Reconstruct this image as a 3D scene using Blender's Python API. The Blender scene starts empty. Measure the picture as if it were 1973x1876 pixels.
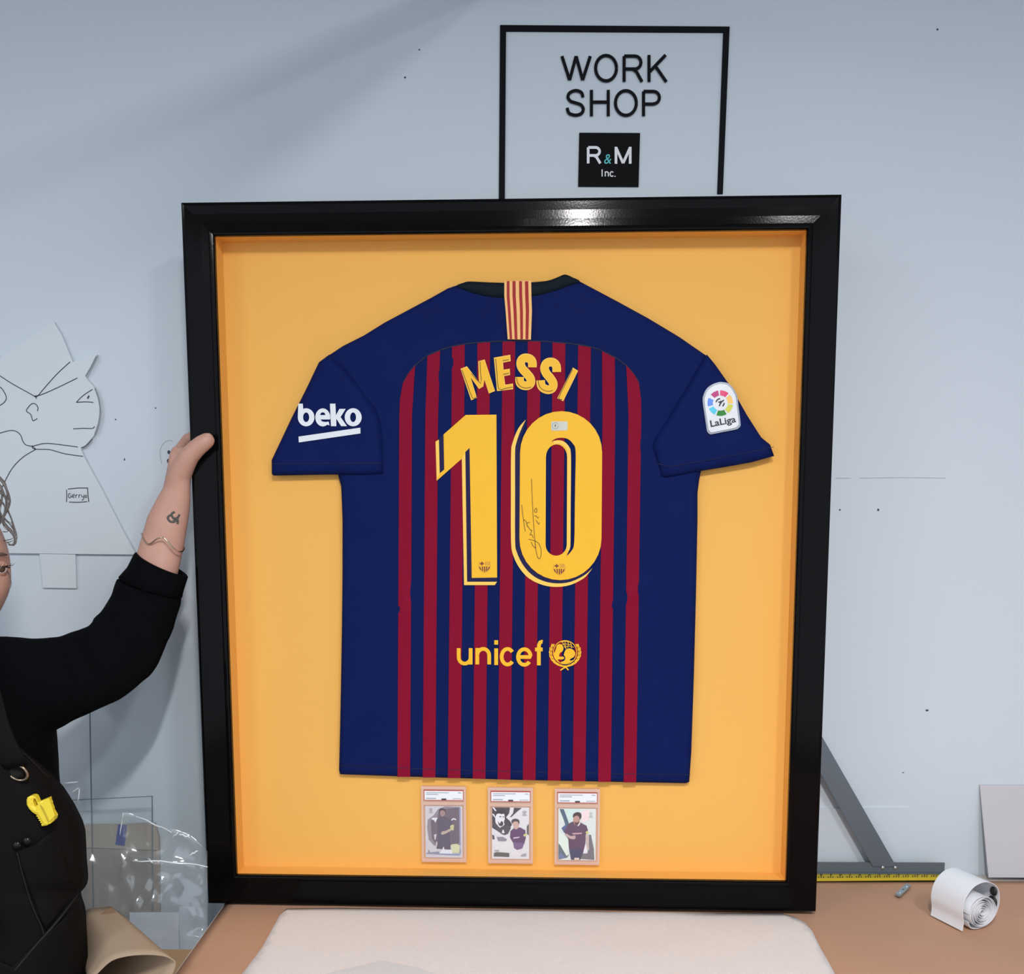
import bpy, bmesh, math, random
import numpy as np
from mathutils import Vector, Matrix, Euler, noise
from mathutils.geometry import delaunay_2d_cdt

random.seed(4)
SC = bpy.context.scene
COL = SC.collection

# ------------------------------------------------------------------ camera
FPX, PX, PY = 1900.0, 986.5, 1200.0
PITCH, ROLL = math.atan(215 / FPX), 0.004
CAMP = Vector((0, -1.9296, 1.60))
_fw = Vector((0, math.cos(PITCH), -math.sin(PITCH)))
_rt = Vector((1, 0, 0)); _dn = _fw.cross(_rt)
RT = _rt * math.cos(ROLL) - _dn * math.sin(ROLL)
DN = _rt * math.sin(ROLL) + _dn * math.cos(ROLL)
cam = bpy.data.cameras.new('camera'); camo = bpy.data.objects.new('camera', cam); COL.objects.link(camo)
cam.sensor_fit = 'HORIZONTAL'; cam.sensor_width = 36; cam.lens = 36 * FPX / 1973
cam.shift_y = (PY - 938) / 1973; cam.shift_x = 0
cam.clip_start = 0.02
camo.matrix_world = Matrix(((RT.x, -DN.x, -_fw.x, CAMP.x), (RT.y, -DN.y, -_fw.y, CAMP.y), (RT.z, -DN.z, -_fw.z, CAMP.z), (0, 0, 0, 1)))
SC.camera = camo

# ------------------------------------------------------------------ world, lamps, exposure
w = bpy.data.worlds.new('room_ambient'); SC.world = w; w.use_nodes = True
w.node_tree.nodes['Background'].inputs[0].default_value = (0.80, 0.88, 1.0, 1)
w.node_tree.nodes['Background'].inputs[1].default_value = 1.35
vs = SC.view_settings
vs.view_transform = 'Standard'; vs.look = 'None'; vs.gamma = 1; vs.use_curve_mapping = False
vs.exposure = -0.12

def area(name, loc, sx, sy, power, col, target=None, spread=180):
    l = bpy.data.lights.new(name, 'AREA'); l.shape = 'RECTANGLE'; l.size = sx; l.size_y = sy
    l.energy = power; l.color = col; l.spread = math.radians(spread)
    o = bpy.data.objects.new(name, l); COL.objects.link(o); o.location = loc
    if target is not None:
        o.rotation_euler = (Vector(target) - Vector(loc)).to_track_quat('-Z', 'Y').to_euler()
    return o

LAMPS = [((0.10, -2.15, 2.66), 0.05, 0.45, 50, (1, 0.98, 0.96), 178),
         ((0.95, -2.45, 2.96), 0.14, 0.5, 30, (0.95, 0.98, 1.0), 175),  # added fill lamp, set to lighten the wall under the arm
         ((-2.2, -2.8, 2.88), 0.16, 1.2, 34, (0.95, 0.98, 1.0), 175)]
for loc, sx, sy, pw, colr, sprd in LAMPS:
    area('ceiling_lamp_light', loc, sx, sy, pw, colr, spread=sprd)

# ------------------------------------------------------------------ helpers
def ray(u, v):
    return (RT * ((u - PX) / FPX) + DN * ((v - PY) / FPX) + _fw)
def at_y(u, v, y):
    d = ray(u, v); return CAMP + d * ((y - CAMP.y) / d.y)
def at_z(u, v, z):
    d = ray(u, v); return CAMP + d * ((z - CAMP.z) / d.z)
def pix(M, u, v, zl=0.0):
    """where the sight line through a photo point meets the real plane z=zl of M"""
    I = M.inverted(); c = I @ CAMP; d = I.to_3x3() @ ray(u, v)
    p = c + d * ((zl - c.z) / d.z)
    return (p.x, p.y)
def pxs(M, pts, zl=0.0):
    return [pix(M, u, v, zl) for u, v in pts]

def lin(c):
    c = c / 255.0
    return c / 12.92 if c <= 0.04045 else ((c + 0.055) / 1.055) ** 2.4
MATS = {}
def mat(name, rgb, rough=0.6, metal=0.0, spec=0.5, var=0.06, scale=30.0, bump=0.0, bscale=400.0,
        alpha=1.0, coat=0.0, sheen=0.0, k=1.0, trans=0.0, sss=0.0):
    if name in MATS: return MATS[name]
    m = bpy.data.materials.new(name); m.use_nodes = True; nt = m.node_tree; N = nt.nodes
    b = N['Principled BSDF']
    c = [min(1, lin(v) * k) for v in rgb]
    tc = N.new('ShaderNodeTexCoord'); no = N.new('ShaderNodeTexNoise'); no.inputs['Scale'].default_value = scale
    no.inputs['Detail'].default_value = 4
    mx = N.new('ShaderNodeMix'); mx.data_type = 'RGBA'
    mx.inputs['A'].default_value = [max(0, x * (1 - var)) for x in c] + [1]
    mx.inputs['B'].default_value = [min(1, x * (1 + var)) for x in c] + [1]
    nt.links.new(tc.outputs['Object'], no.inputs['Vector'])
    nt.links.new(no.outputs['Fac'], mx.inputs['Factor'])
    nt.links.new(mx.outputs['Result'], b.inputs['Base Color'])
    b.inputs['Roughness'].default_value = rough; b.inputs['Metallic'].default_value = metal
    b.inputs['Specular IOR Level'].default_value = spec; b.inputs['Alpha'].default_value = alpha
    b.inputs['Coat Weight'].default_value = coat; b.inputs['Sheen Weight'].default_value = sheen
    b.inputs['Transmission Weight'].default_value = trans
    if sss:
        b.inputs['Subsurface Weight'].default_value = sss
        b.inputs['Subsurface Radius'].default_value = (0.012, 0.005, 0.003); b.inputs['Subsurface Scale'].default_value = 0.5
    if bump:
        n2 = N.new('ShaderNodeTexNoise'); n2.inputs['Scale'].default_value = bscale; n2.inputs['Detail'].default_value = 3
        bp = N.new('ShaderNodeBump'); bp.inputs['Strength'].default_value = bump; bp.inputs['Distance'].default_value = 0.002
        nt.links.new(tc.outputs['Object'], n2.inputs['Vector']); nt.links.new(n2.outputs['Fac'], bp.inputs['Height'])
        nt.links.new(bp.outputs['Normal'], b.inputs['Normal'])
    MATS[name] = m; return m

def clear_mat(name, tint=(0.97, 0.99, 1.0), gloss=0.06, rough=0.04, milk=0.0, milkcol=(0.9, 0.93, 0.96), gcol=1.0):
    """clear sheet: transparent body, Fresnel gloss, a little milky haze of the plastic itself"""
    if name in MATS: return MATS[name]
    m = bpy.data.materials.new(name); m.use_nodes = True; nt = m.node_tree; N = nt.nodes
    for n in list(N):
        if n.type == 'BSDF_PRINCIPLED': N.remove(n)
    out = N['Material Output']
    t = N.new('ShaderNodeBsdfTransparent'); t.inputs[0].default_value = (*tint, 1)
    d = N.new('ShaderNodeBsdfDiffuse'); d.inputs[0].default_value = (*milkcol, 1)
    g = N.new('ShaderNodeBsdfGlossy'); g.inputs['Roughness'].default_value = rough; g.inputs['Color'].default_value = (gcol, gcol, gcol, 1)
    m1 = N.new('ShaderNodeMixShader'); m1.inputs[0].default_value = milk
    m2 = N.new('ShaderNodeMixShader'); m2.inputs[0].default_value = gloss
    nt.links.new(t.outputs[0], m1.inputs[1]); nt.links.new(d.outputs[0], m1.inputs[2])
    nt.links.new(m1.outputs[0], m2.inputs[1]); nt.links.new(g.outputs[0], m2.inputs[2])
    nt.links.new(m2.outputs[0], out.inputs['Surface'])
    MATS[name] = m; return m

def tag(o, label=None, cat=None, group=None, kind=None):
    for k_, v in (('label', label), ('category', cat), ('group', group), ('kind', kind)):
        if v: o[k_] = v
    return o
def thing(name, label, cat, M=Matrix(), base=(0, 0, 0), group=None):
    o = bpy.data.objects.new(name, None); COL.objects.link(o); o.empty_display_size = 0.05
    o.matrix_world = M @ Matrix.Translation(base); o['_b'] = tuple(base)
    return tag(o, label, cat, group)
BASES = {}
def mk(name, verts, faces, m, parent=None, M=None, smooth=False, label=None):
    me = bpy.data.meshes.new(name); me.from_pydata([tuple(v) for v in verts], [], faces); me.update()
    return mko(name, me, m, parent, M, smooth, label)
def mko(name, me, m, parent=None, M=None, smooth=False, label=None):
    me.name = name
    if m is not None and len(me.materials) == 0: me.materials.append(m)
    if smooth:
        me.polygons.foreach_set('use_smooth', [True] * len(me.polygons))
    o = bpy.data.objects.new(name, me); COL.objects.link(o)
    if parent is not None:
        o.parent = parent
        if '_b' in parent.keys(): o.location = -Vector(parent['_b'])
    elif M is not None: o.matrix_world = M
    if label: o['label'] = label
    return o
def bmo(name, bm, m, parent=None, M=None, smooth=False, label=None):
    me = bpy.data.meshes.new(name); bm.to_mesh(me); bm.free()
    return mko(name, me, m, parent, M, smooth, label)
def add_box(bm, c, s, R=None, bev=0.0):
    r = bmesh.ops.create_cube(bm, size=1)
    T = Matrix.Translation(c) @ (R.to_4x4() if R is not None else Matrix()) @ Matrix.Diagonal((*s, 1))
    bmesh.ops.transform(bm, matrix=T, verts=r['verts'])
    if bev:
        es = list({e for v in r['verts'] for e in v.link_edges})
        bmesh.ops.bevel(bm, geom=es, offset=bev, segments=2, profile=0.6, affect='EDGES')
def box(name, c, s, m, parent=None, M=None, R=None, bev=0.0, label=None):
    bm = bmesh.new(); add_box(bm, c, s, R, bev); return bmo(name, bm, m, parent, M, False, label)

def cr(pts, n=6, closed=False):
    """Catmull-Rom through the points"""
    P = [tuple(map(float, p)) for p in pts]; out = []; L = len(P); d = len(P[0])
    rng = range(L if closed else L - 1)
    for i in rng:
        p0 = P[(i - 1) % L] if closed or i > 0 else P[0]; p1 = P[i]
        p2 = P[(i + 1) % L]; p3 = P[(i + 2) % L] if closed or i + 2 < L else P[-1]
        for j in range(n):
            t = j / n
            out.append(tuple(0.5 * (2 * p1[a] + (p2[a] - p0[a]) * t + (2 * p0[a] - 5 * p1[a] + 4 * p2[a] - p3[a]) * t * t
                                    + (3 * p1[a] - p0[a] - 3 * p2[a] + p3[a]) * t ** 3) for a in range(d)))
    if not closed: out.append(P[-1])
    return out

def inside(loops, q):
    q = np.asarray(q, float); r = np.zeros(len(q), bool)
    for lp in loops:
        a = np.asarray(lp, float); b = np.roll(a, -1, 0)
        for (x0, y0), (x1, y1) in zip(a, b):
            if y0 == y1: continue
            c = ((y0 > q[:, 1]) != (y1 > q[:, 1]))
            r ^= c & (q[:, 0] < (x1 - x0) * (q[:, 1] - y0) / (y1 - y0) + x0)
    return r
def edge_dist(loops, q):
    q = np.asarray(q, float); best = np.full(len(q), 1e9)
    for lp in loops:
        a = np.asarray(lp, float); b = np.roll(a, -1, 0)
        for p0, p1 in zip(a, b):
            e = p1 - p0; l2 = max(e @ e, 1e-14); t = np.clip(((q - p0) @ e) / l2, 0, 1)
            best = np.minimum(best, np.hypot(*(q - (p0 + t[:, None] * e)).T))
    return best
def tri(loops, grid=None):
    V = []; E = []
    for lp in loops:
        s = len(V); V += [Vector(p[:2]) for p in lp]; E += [(s + i, s + (i + 1) % len(lp)) for i in range(len(lp))]
    if grid:
        A = np.array([tuple(v) for v in V]); x0, y0 = A.min(0); x1, y1 = A.max(0)
        gx, gy = np.meshgrid(np.arange(x0, x1, grid), np.arange(y0, y1, grid * 0.9))
        gx[1::2] += grid * 0.5
        q = np.c_[gx.ravel(), gy.ravel()]
        q = q[inside(loops, q)]
        if len(q):
            q = q[edge_dist(loops, q) > grid * 0.35]
            V += [Vector(p) for p in q]
    ov, oe, of, *_ = delaunay_2d_cdt(V, E, [], 0, 1e-7)
    P = np.array([tuple(v) for v in ov]); F = [f for f in of if len(f) == 3]
    c = np.array([P[list(f)].mean(0) for f in F]); k = inside(loops, c)
    F = [f if (P[f[1]] - P[f[0]])[0] * (P[f[2]] - P[f[0]])[1] - (P[f[1]] - P[f[0]])[1] * (P[f[2]] - P[f[0]])[0] > 0 else (f[0], f[2], f[1])
         for f, kk in zip(F, k) if kk]
    return P, F
def sheet(name, loops, z, thick, m, parent=None, M=None, h=None, grid=None, edge=0.0, edge_h=0.0, smooth=False, label=None):
    """flat shape in plane coordinates with real thickness; h adds relief, edge rounds the rim down"""
    P, F = tri(loops, grid)
    zz = np.full(len(P), float(z))
    if h is not None: zz = zz + np.array([h(x, y) for x, y in P])
    if edge:
        d = np.clip(edge_dist(loops, P) / edge, 0, 1); zz = zz - edge_h * (1 - np.sqrt(np.clip(1 - (1 - d) ** 2, 0, 1)))
    verts = [(x, y, q) for (x, y), q in zip(P, zz)]; faces = [tuple(f) for f in F]
    if thick:
        cnt = {}
        for f in F:
            for a, b in ((f[0], f[1]), (f[1], f[2]), (f[2], f[0])): cnt[(a, b)] = 1
        bd = [(a, b) for a, b in cnt if (b, a) not in cnt]
        nb = {}
        for a, b in bd:
            for i in (a, b):
                if i not in nb: nb[i] = len(verts); verts.append((P[i][0], P[i][1], z - thick))
        faces += [(b, a, nb[a], nb[b]) for a, b in bd]
    return mk(name, verts, faces, m, parent, M, smooth, label)
def strip_geo(pts, w, z, h=None, taper=None):
    """a drawn stroke of width w along pts (plane coordinates)"""
    V = []; F = []; n = len(pts)
    for i in range(n):
        a = Vector(pts[max(0, i - 1)][:2]); b = Vector(pts[min(n - 1, i + 1)][:2]); t = (b - a)
        t = t.normalized() if t.length > 1e-9 else Vector((1, 0)); nn = Vector((-t.y, t.x))
        ww = (w if not callable(w) else w(i / max(1, n - 1))) / 2
        for s in (-1, 1):
            q = Vector(pts[i][:2]) + nn * ww * s; V.append((q.x, q.y, z + (h(q.x, q.y) if h else 0)))
    for i in range(n - 1): F.append((2 * i, 2 * i + 2, 2 * i + 3, 2 * i + 1))
    F = [f[::-1] for f in F] if False else F
    return V, F
def strokes(name, polys, w, z, m, parent=None, M=None, h=None, label=None):
    V = []; F = []
    for i, p in enumerate(polys):
        v, f = strip_geo(p, w[i] if isinstance(w, list) else w, z + i * 2e-5, h)
        s = len(V); V += v; F += [tuple(a + s for a in q) for q in f]
    # keep normals toward +z
    return mk(name, V, [tuple(q) for q in F], m, parent, M, False, label)
def ell(cx, cy, rx, ry, n=32, a0=0.0, a1=2 * math.pi, rot=0.0, closed=True):
    k_ = n if closed else n - 1; out = []
    for i in range(n):
        a = a0 + (a1 - a0) * i / k_; x = rx * math.cos(a); y = ry * math.sin(a)
        out.append((cx + x * math.cos(rot) - y * math.sin(rot), cy + x * math.sin(rot) + y * math.cos(rot)))
    return out
def text_mesh(body, bold=0.0, shear=0.0, spacing=1.0):
    c = bpy.data.curves.new('lettering', 'FONT'); c.body = body; c.offset = bold; c.shear = shear; c.space_character = spacing
    c.resolution_u = 4; c.align_x = 'LEFT'
    o = bpy.data.objects.new('lettering_tmp', c); COL.objects.link(o)
    dg = bpy.context.evaluated_depsgraph_get(); me = bpy.data.meshes.new_from_object(o.evaluated_get(dg))
    bpy.data.objects.remove(o); bpy.data.curves.remove(c)
    V = [(v.co.x, v.co.y) for v in me.vertices]; F = [tuple(p.vertices) for p in me.polygons]
    bpy.data.meshes.remove(me); return V, F
def text(name, body, q, z, m, parent=None, M=None, bold=0.0, shear=0.0, h=None, spacing=1.0, label=None):
    """lettering fitted into the plane quad q = (bottom-left, bottom-right, top-left)"""
    V, F = text_mesh(body, bold, shear, spacing); A = np.array(V); lo = A.min(0); hi = A.max(0)
    bl, br, tl = (Vector(p) for p in q); out = []
    for x, y in V:
        u = (x - lo[0]) / (hi[0] - lo[0]); v = (y - lo[1]) / (hi[1] - lo[1]); p = bl + (br - bl) * u + (tl - bl) * v
        out.append((p.x, p.y, z + (h(p.x, p.y) if h else 0)))
    return mk(name, out, F, m, parent, M, False, label)
def frames(pts):
    P = [Vector(p) for p in pts]; n = len(P); T = []
    for i in range(n): T.append((P[min(n - 1, i + 1)] - P[max(0, i - 1)]).normalized())
    up = Vector((0, 0, 1)) if abs(T[0].z) < 0.9 else Vector((0, 1, 0)); N0 = (up - T[0] * up.dot(T[0])).normalized(); out = []
    for i in range(n):
        N0 = (N0 - T[i] * N0.dot(T[i])).normalized(); out.append((P[i], T[i], N0, T[i].cross(N0)))
    return out
def add_tube(bm, pts, rad, seg=12, cap=True, up=None, mod=None):
    """swept tube; rad = number, list of numbers or list of (along up, across) pairs"""
    fr = frames(pts); rings = []
    for i, (p, t, n_, b) in enumerate(fr):
        if up is not None:
            u = Vector(up if not isinstance(up, list) else up[i]); n_ = (u - t * u.dot(t)).normalized(); b = t.cross(n_)
        r = rad[i] if isinstance(rad, (list, tuple)) else rad
        ra, rb = r if isinstance(r, (list, tuple)) else (r, r)
        ring = []
        for j in range(seg):
            a = 2 * math.pi * j / seg; q = n_ * math.cos(a) * ra + b * math.sin(a) * rb
            if mod: q = q * mod(i / (len(fr) - 1), a)
            ring.append(bm.verts.new(p + q))
        rings.append(ring)
    for r0, r1 in zip(rings, rings[1:]):
        for j in range(seg): bm.faces.new((r0[j], r0[(j + 1) % seg], r1[(j + 1) % seg], r1[j]))
    if cap:
        bm.faces.new(rings[0][::-1]); bm.faces.new(rings[-1])
def tube(name, pts, rad, m, parent=None, seg=10, label=None, up=None, cap=True, M=None):
    bm = bmesh.new(); add_tube(bm, pts, rad, seg, cap, up); return bmo(name, bm, m, parent, M, True, label)

GL = {'W': [[(0, 1), (.27, 0)], [(.27, 0), (.5, 1)], [(.5, 1), (.73, 0)], [(.73, 0), (1, 1)]], 'O': [ell(.5, .5, .5, .5, 41, closed=False)], 'o': [ell(.5, .5, .5, .5, 33, closed=False)],
      'R': [[(0, -.06), (0, 1.0)], [(-.0, 1), (.58, 1)] + ell(.62, .735, .34, .265, 9, math.pi / 2, -math.pi / 2, closed=False) + [(.58, .47), (0, .47)], [(.48, .47), (.70, .36), (1.02, -.06)]],
      'P': [[(0, -.06), (0, 1)], [(0, 1), (.58, 1)] + ell(.62, .735, .36, .265, 9, math.pi / 2, -math.pi / 2, closed=False) + [(.58, .46), (0, .46)]],
      'K': [[(0, -.06), (0, 1.06)], [(1, 1.06), (0, .34)], [(.36, .62), (1.04, -.06)]], 'H': [[(0, -.06), (0, 1.06)], [(1, -.06), (1, 1.06)], [(0, .54), (1, .54)]],
      'S': [cr([(.95, .72), (.85, .92), (.5, 1), (.15, .9), (.05, .73), (.2, .57), (.5, .5), (.82, .42), (.97, .25), (.85, .07), (.5, 0), (.12, .08), (0, .3)], 5)],
      'M': [[(0, -.06), (0, 1.04)], [(0, 1), (.5, -.02)], [(.5, -.02), (1, 1)], [(1, 1.04), (1, -.06)]], 'I': [[(.5, -.06), (.5, 1.06)]],
      'n': [[(0, -.06), (0, 1.06)], [(0, .62)] + ell(.5, .56, .5, .44, 10, math.pi, 0, closed=False) + [(1, -.06)]], 'u': [[(1, -.06), (1, 1.06)], [(0, 1.06), (0, .44)] + ell(.5, .44, .5, .44, 10, math.pi, 2 * math.pi, closed=False)[1:]],
      'c': [ell(.5, .5, .5, .5, 26, math.radians(38), math.radians(322), closed=False)], 'e': [[(.02, .5), (.99, .5)] + ell(.5, .5, .5, .5, 28, 0, math.radians(322), closed=False)[1:]],
      'f': [[(1, .99), (.86, 1), (.66, .97), (.52, .86), (.5, .72), (.5, -.04)], [(0, .66), (1, .66)]], '.': [[(.5, -1.2), (.5, 1.2)]], 'i': [[(.5, -.06), (.5, .69)], [(.5, .86), (.5, 1.06)]]}
def glyphs(name, items, w, conv, z, m, parent, h=None, mpp=0.00101):
    """lettering of even strokes; items = (character, left, right, top, base) in photo pixels"""
    for ch, x0, x1, yt, yb in items:
        a0, a1, b0, b1 = x0 + w / 2, x1 - w / 2, yb - w / 2, yt + w / 2
        if a1 <= a0: a0 = a1 = (x0 + x1) / 2
        pl = [conv([(a0 + (a1 - a0) * u, b0 + (b1 - b0) * v) for u, v in p]) for p in GL[ch]]
        strokes(name, pl, w * mpp, z, m, parent, h=h)
# ------------------------------------------------------------------ the room
TZ = 0.88                                        # bench top
MW = Matrix(((1, 0, 0, 0), (0, 0, -1, 0), (0, 1, 0, 0), (0, 0, 0, 1)))      # wall plane: x, z -> local x, y; out of the wall -> local z
MT = Matrix.Translation((0, 0, TZ))              # bench plane
m_wall = mat('painted_wall', (204, 213, 221), 0.55, var=0.02, scale=2.2, bump=0.08, bscale=120, spec=0.3)
m_white = mat('white_board', (194, 193, 197), 0.6, var=0.01)
m_ink = mat('black_marker', (38, 44, 48), 0.5, var=0.1)
m_blackpaint = mat('black_tape', (9, 11, 17), 0.7, var=0.1, spec=0.15)
def struct(o): o['kind'] = 'structure'; return o
struct(box('wall_back', (0, 0.06, 1.5), (7.0, 0.12, 3.0), m_wall))
struct(box('floor', (0, -2.5, -0.05), (7.0, 5.2, 0.1), mat('concrete_floor', (120, 118, 116), 0.7, bump=0.2, bscale=60)))
struct(box('ceiling', (0, -1.85, 3.05), (7.0, 3.9, 0.1), mat('ceiling_paint', (200, 202, 205), 0.8)))
struct(box('wall_left', (-3.45, -1.85, 1.5), (0.1, 3.7, 3.0), m_wall))
struct(box('wall_right', (3.45, -1.85, 1.5), (0.1, 3.7, 3.0), m_wall))
m_house = mat('lamp_housing', (225, 226, 228), 0.4)
for i, (loc, sx, sy, pw, colr, _s) in enumerate(LAMPS):
    bm = bmesh.new(); x, y, z = loc; t = 0.012
    add_box(bm, (x, y, z + 0.035), (sx + 0.06, sy + 0.06, 0.04), bev=0.006)
    add_box(bm, (x, y, (z + 0.055 + 3.0) / 2), (0.04, 0.04, 3.0 - z - 0.055))
    o = bmo('ceiling_light', bm, m_house)
    tag(o, ['short ceiling lamp hanging low over the viewer', 'added ceiling lamp that lightens the wall under the arm',
            'narrow ceiling lamp over the left side of the room'][i], 'ceiling light', 'ceiling lamps')
# an overhead pipe that runs out of the wall just above the picture; its shade falls down to the left
pb = Vector((-0.062, 0, 2.562))
o = tube('wall_pipe', [(pb.x, 0, pb.z), (pb.x, -0.80, pb.z), (pb.x, -1.62, pb.z)], 0.024, mat('grey_pipe', (150, 152, 155), 0.4, metal=0.6), seg=16)
tag(o, 'grey overhead pipe running out of the wall above the picture', 'pipe')

# bench
bl = [at_z(425, 1745, TZ), at_z(331, 1876, TZ)]
dirn = (bl[1] - bl[0]).normalized()
back_l = bl[0] - dirn * ((bl[0].y + 0.006) / dirn.y); front_l = bl[0] + dirn * ((-1.15 - bl[0].y) / dirn.y)
m_bench = mat('bench_board', (196, 186, 176), 0.6, var=0.05, scale=8)
bench = thing('work_bench', 'long workshop bench covered in brown kraft paper', 'bench', base=(0.7, -0.55, 0))
top = [(back_l.x, back_l.y), (front_l.x, front_l.y), (2.3, front_l.y), (2.3, back_l.y)]
sheet('bench_top', [top], TZ - 0.0065, 0.04, m_bench, bench)
m_leg = mat('bench_leg', (150, 130, 105), 0.6)
for x, y in ((front_l.x + 0.1, -1.05), (2.2, -1.05), (2.2, -0.1), (back_l.x + 0.1, -0.1)):
    box('leg', (x, y, (TZ - 0.047) / 2), (0.07, 0.07, TZ - 0.047), m_leg, bench)
m_kraft = mat('kraft_paper', (190, 146, 118), 0.75, var=0.07, scale=7, bump=0.15, bscale=30)
def kraft_h(x, y): return 0.0016 * noise.noise(Vector((x * 3, y * 5, 1))) + 0.0008 * noise.noise(Vector((x * 11, y * 11, 4)))
kb = pxs(MT, [(440, 1713), (1600, 1694), (1820, 1694), (2100, 1693)])
kl = [(p[0] + 0.004, p[1]) for p in ((front_l.x, front_l.y), (back_l.x, back_l.y))]
kl[1] = (bl[0].x - dirn.x * ((bl[0].y + 0.05) / dirn.y) + 0.004, -0.05)
kraft = sheet('kraft_paper_sheet', [[kl[0], (2.28, front_l.y), (2.28, kb[3][1]), kb[2], kb[1], (kl[1][0], kb[1][1])][::-1]], -0.0028, 0.0010, m_kraft, M=MT, h=kraft_h, grid=0.04, smooth=True)
tag(kraft, 'brown kraft paper spread over the whole bench top', 'kraft paper')

# off-white felt blanket in front of the frame
m_felt = mat('felt', (238, 228, 224), 0.95, var=0.05, scale=160, bump=0.7, bscale=900, spec=0.15, sheen=0.1)
fl = pxs(MT, [(552, 1748), (538, 1762), (520, 1795), (505, 1822), (490, 1842), (465, 1876), (420, 1945), (370, 2030)], 0.004)
fr_ = pxs(MT, [(1720, 2030), (1660, 1950), (1610, 1876), (1596, 1850), (1580, 1822), (1565, 1792), (1550, 1775), (1530, 1764), (1508, 1758)], 0.004)
fb = pxs(MT, [(1400, 1757), (1200, 1755), (1000, 1751), (800, 1749), (650, 1747)], 0.004)
felt = sheet('felt_blanket', [fl + fr_ + fb], 0.0055, 0.005, m_felt, M=MT, grid=0.02, edge=0.006, edge_h=0.003, smooth=True,
             h=lambda x, y: 0.0009 * noise.noise(Vector((x * 9, y * 14, 2))))
tag(felt, 'off-white felt blanket spread on the bench before the black frame', 'blanket')
m_tissue = mat('white_paper', (214, 212, 212), 0.7, var=0.02)
ps = sheet('paper_sheet', [pxs(MT, [(560, 1895), (640, 1872), (735, 1850), (800, 1862), (880, 1890), (990, 1950), (640, 1990)], 0.008)], 0.0078, 0.0006, m_tissue, M=MT, grid=0.03,
           h=lambda x, y: 0.0006 * noise.noise(Vector((x * 20, y * 20, 7))))
tag(ps, 'white paper corner lying on the felt blanket at the bottom edge', 'paper')

# ------------------------------------------------------------------ wall sign
sign = thing('workshop_sign', 'black outlined WORK SHOP sign on the wall above the frame', 'sign', MW, base=(0.18, 2.19, 0))
def wq(pts, z=0.0): return pxs(MW, pts, z)
T_ = 0.004
for nm, q in (('border_bar', [(963.5, 48), (1406, 51), (1405, 62), (975, 59.5)]),
              ('border_bar', [(963.5, 48), (975, 59.5), (972.5, 420), (960.8, 420)]),
              ('border_bar', [(1394, 61.8), (1406, 51), (1392.8, 373), (1382.3, 373)])):
    sheet(nm, [wq(q, T_)[::-1]], T_, T_, m_blackpaint, sign)
def ZW(ch, x0, x1, yt, yb): return (ch, 900 + x0 / 3.587, 900 + x1 / 3.587, 20 + yt / 3.587, 20 + yb / 3.587)
glyphs('letter', [ZW('W', 645, 862, 305, 492), ZW('O', 878, 1043, 301, 497), ZW('R', 1075, 1217, 305, 494), ZW('K', 1247, 1383, 307, 495),
                  ZW('S', 681, 817, 543, 734), ZW('H', 849, 986, 548, 732), ZW('O', 1015, 1180, 544, 735), ZW('P', 1209, 1342, 549, 732)], 5.8, lambda p: wq(p, .0035), 0.0035, m_blackpaint, sign)
plate = sheet('logo_plate', [wq([(1116.3, 255.5), (1233.3, 256), (1230.5, 359.3), (1114, 358.7)], 0.004)[::-1]], 0.004, 0.004, mat('logo_black', (5, 5, 7), 0.6, spec=0.1), sign)
m_lw = mat('logo_white', (225, 226, 230), 0.5)
glyphs('letter', [ZW('R', 828, 928, 938, 1060), ZW('M', 1020, 1136, 938, 1062)], 4.9, lambda p: wq(p, .005), 0.005, m_lw, plate)
glyphs('letter', [ZW('I', 928, 938, 1098, 1149), ZW('n', 951, 980, 1111, 1149), ZW('c', 985, 1015, 1111, 1150), ZW('.', 1018, 1026, 1140, 1150)], 2.0, lambda p: wq(p, .005), 0.005, m_lw, plate)
text('ampersand', '&', wq([(1164, 315.5), (1178, 315.5), (1164, 297)], 0.005), 0.005, mat('logo_teal', (70, 190, 195), 0.5), plate, shear=0.15)

# ------------------------------------------------------------------ cut-out cat board with marker drawing
m_foam = mat('foam_board', (208, 216, 221), 0.6, var=0.015, scale=3)
cat = thing('cat_cutout', 'white cat-shaped foam board with marker drawing and name tag on the wall', 'cutout board', MW, base=(wq([(60, 1066)])[0][0], wq([(60, 1066)])[0][1], 0))
out = [(-170, 660), (-60, 640), (0, 690), (50, 655), (103, 619), (120, 648), (140, 697), (187, 683), (166, 728), (181, 745), (189, 765), (193, 792), (189, 818), (180, 840), (166, 856), (156, 866), (163, 882), (200, 950), (235, 1018), (262, 1068), (146, 1067), (74, 1066), (-170, 1064)]
sheet('board', [wq(out, 0.008)[::-1]], 0.008, 0.008, m_foam, cat)
tab = sheet('tab', [wq([(76, 1066), (145, 1066.5), (147, 1133), (83, 1132)], 0.006)[::-1]], 0.006, 0.006, m_foam, cat)
def wstroke(pts, n=5): return wq(cr(pts, n), 0.0085)
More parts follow.
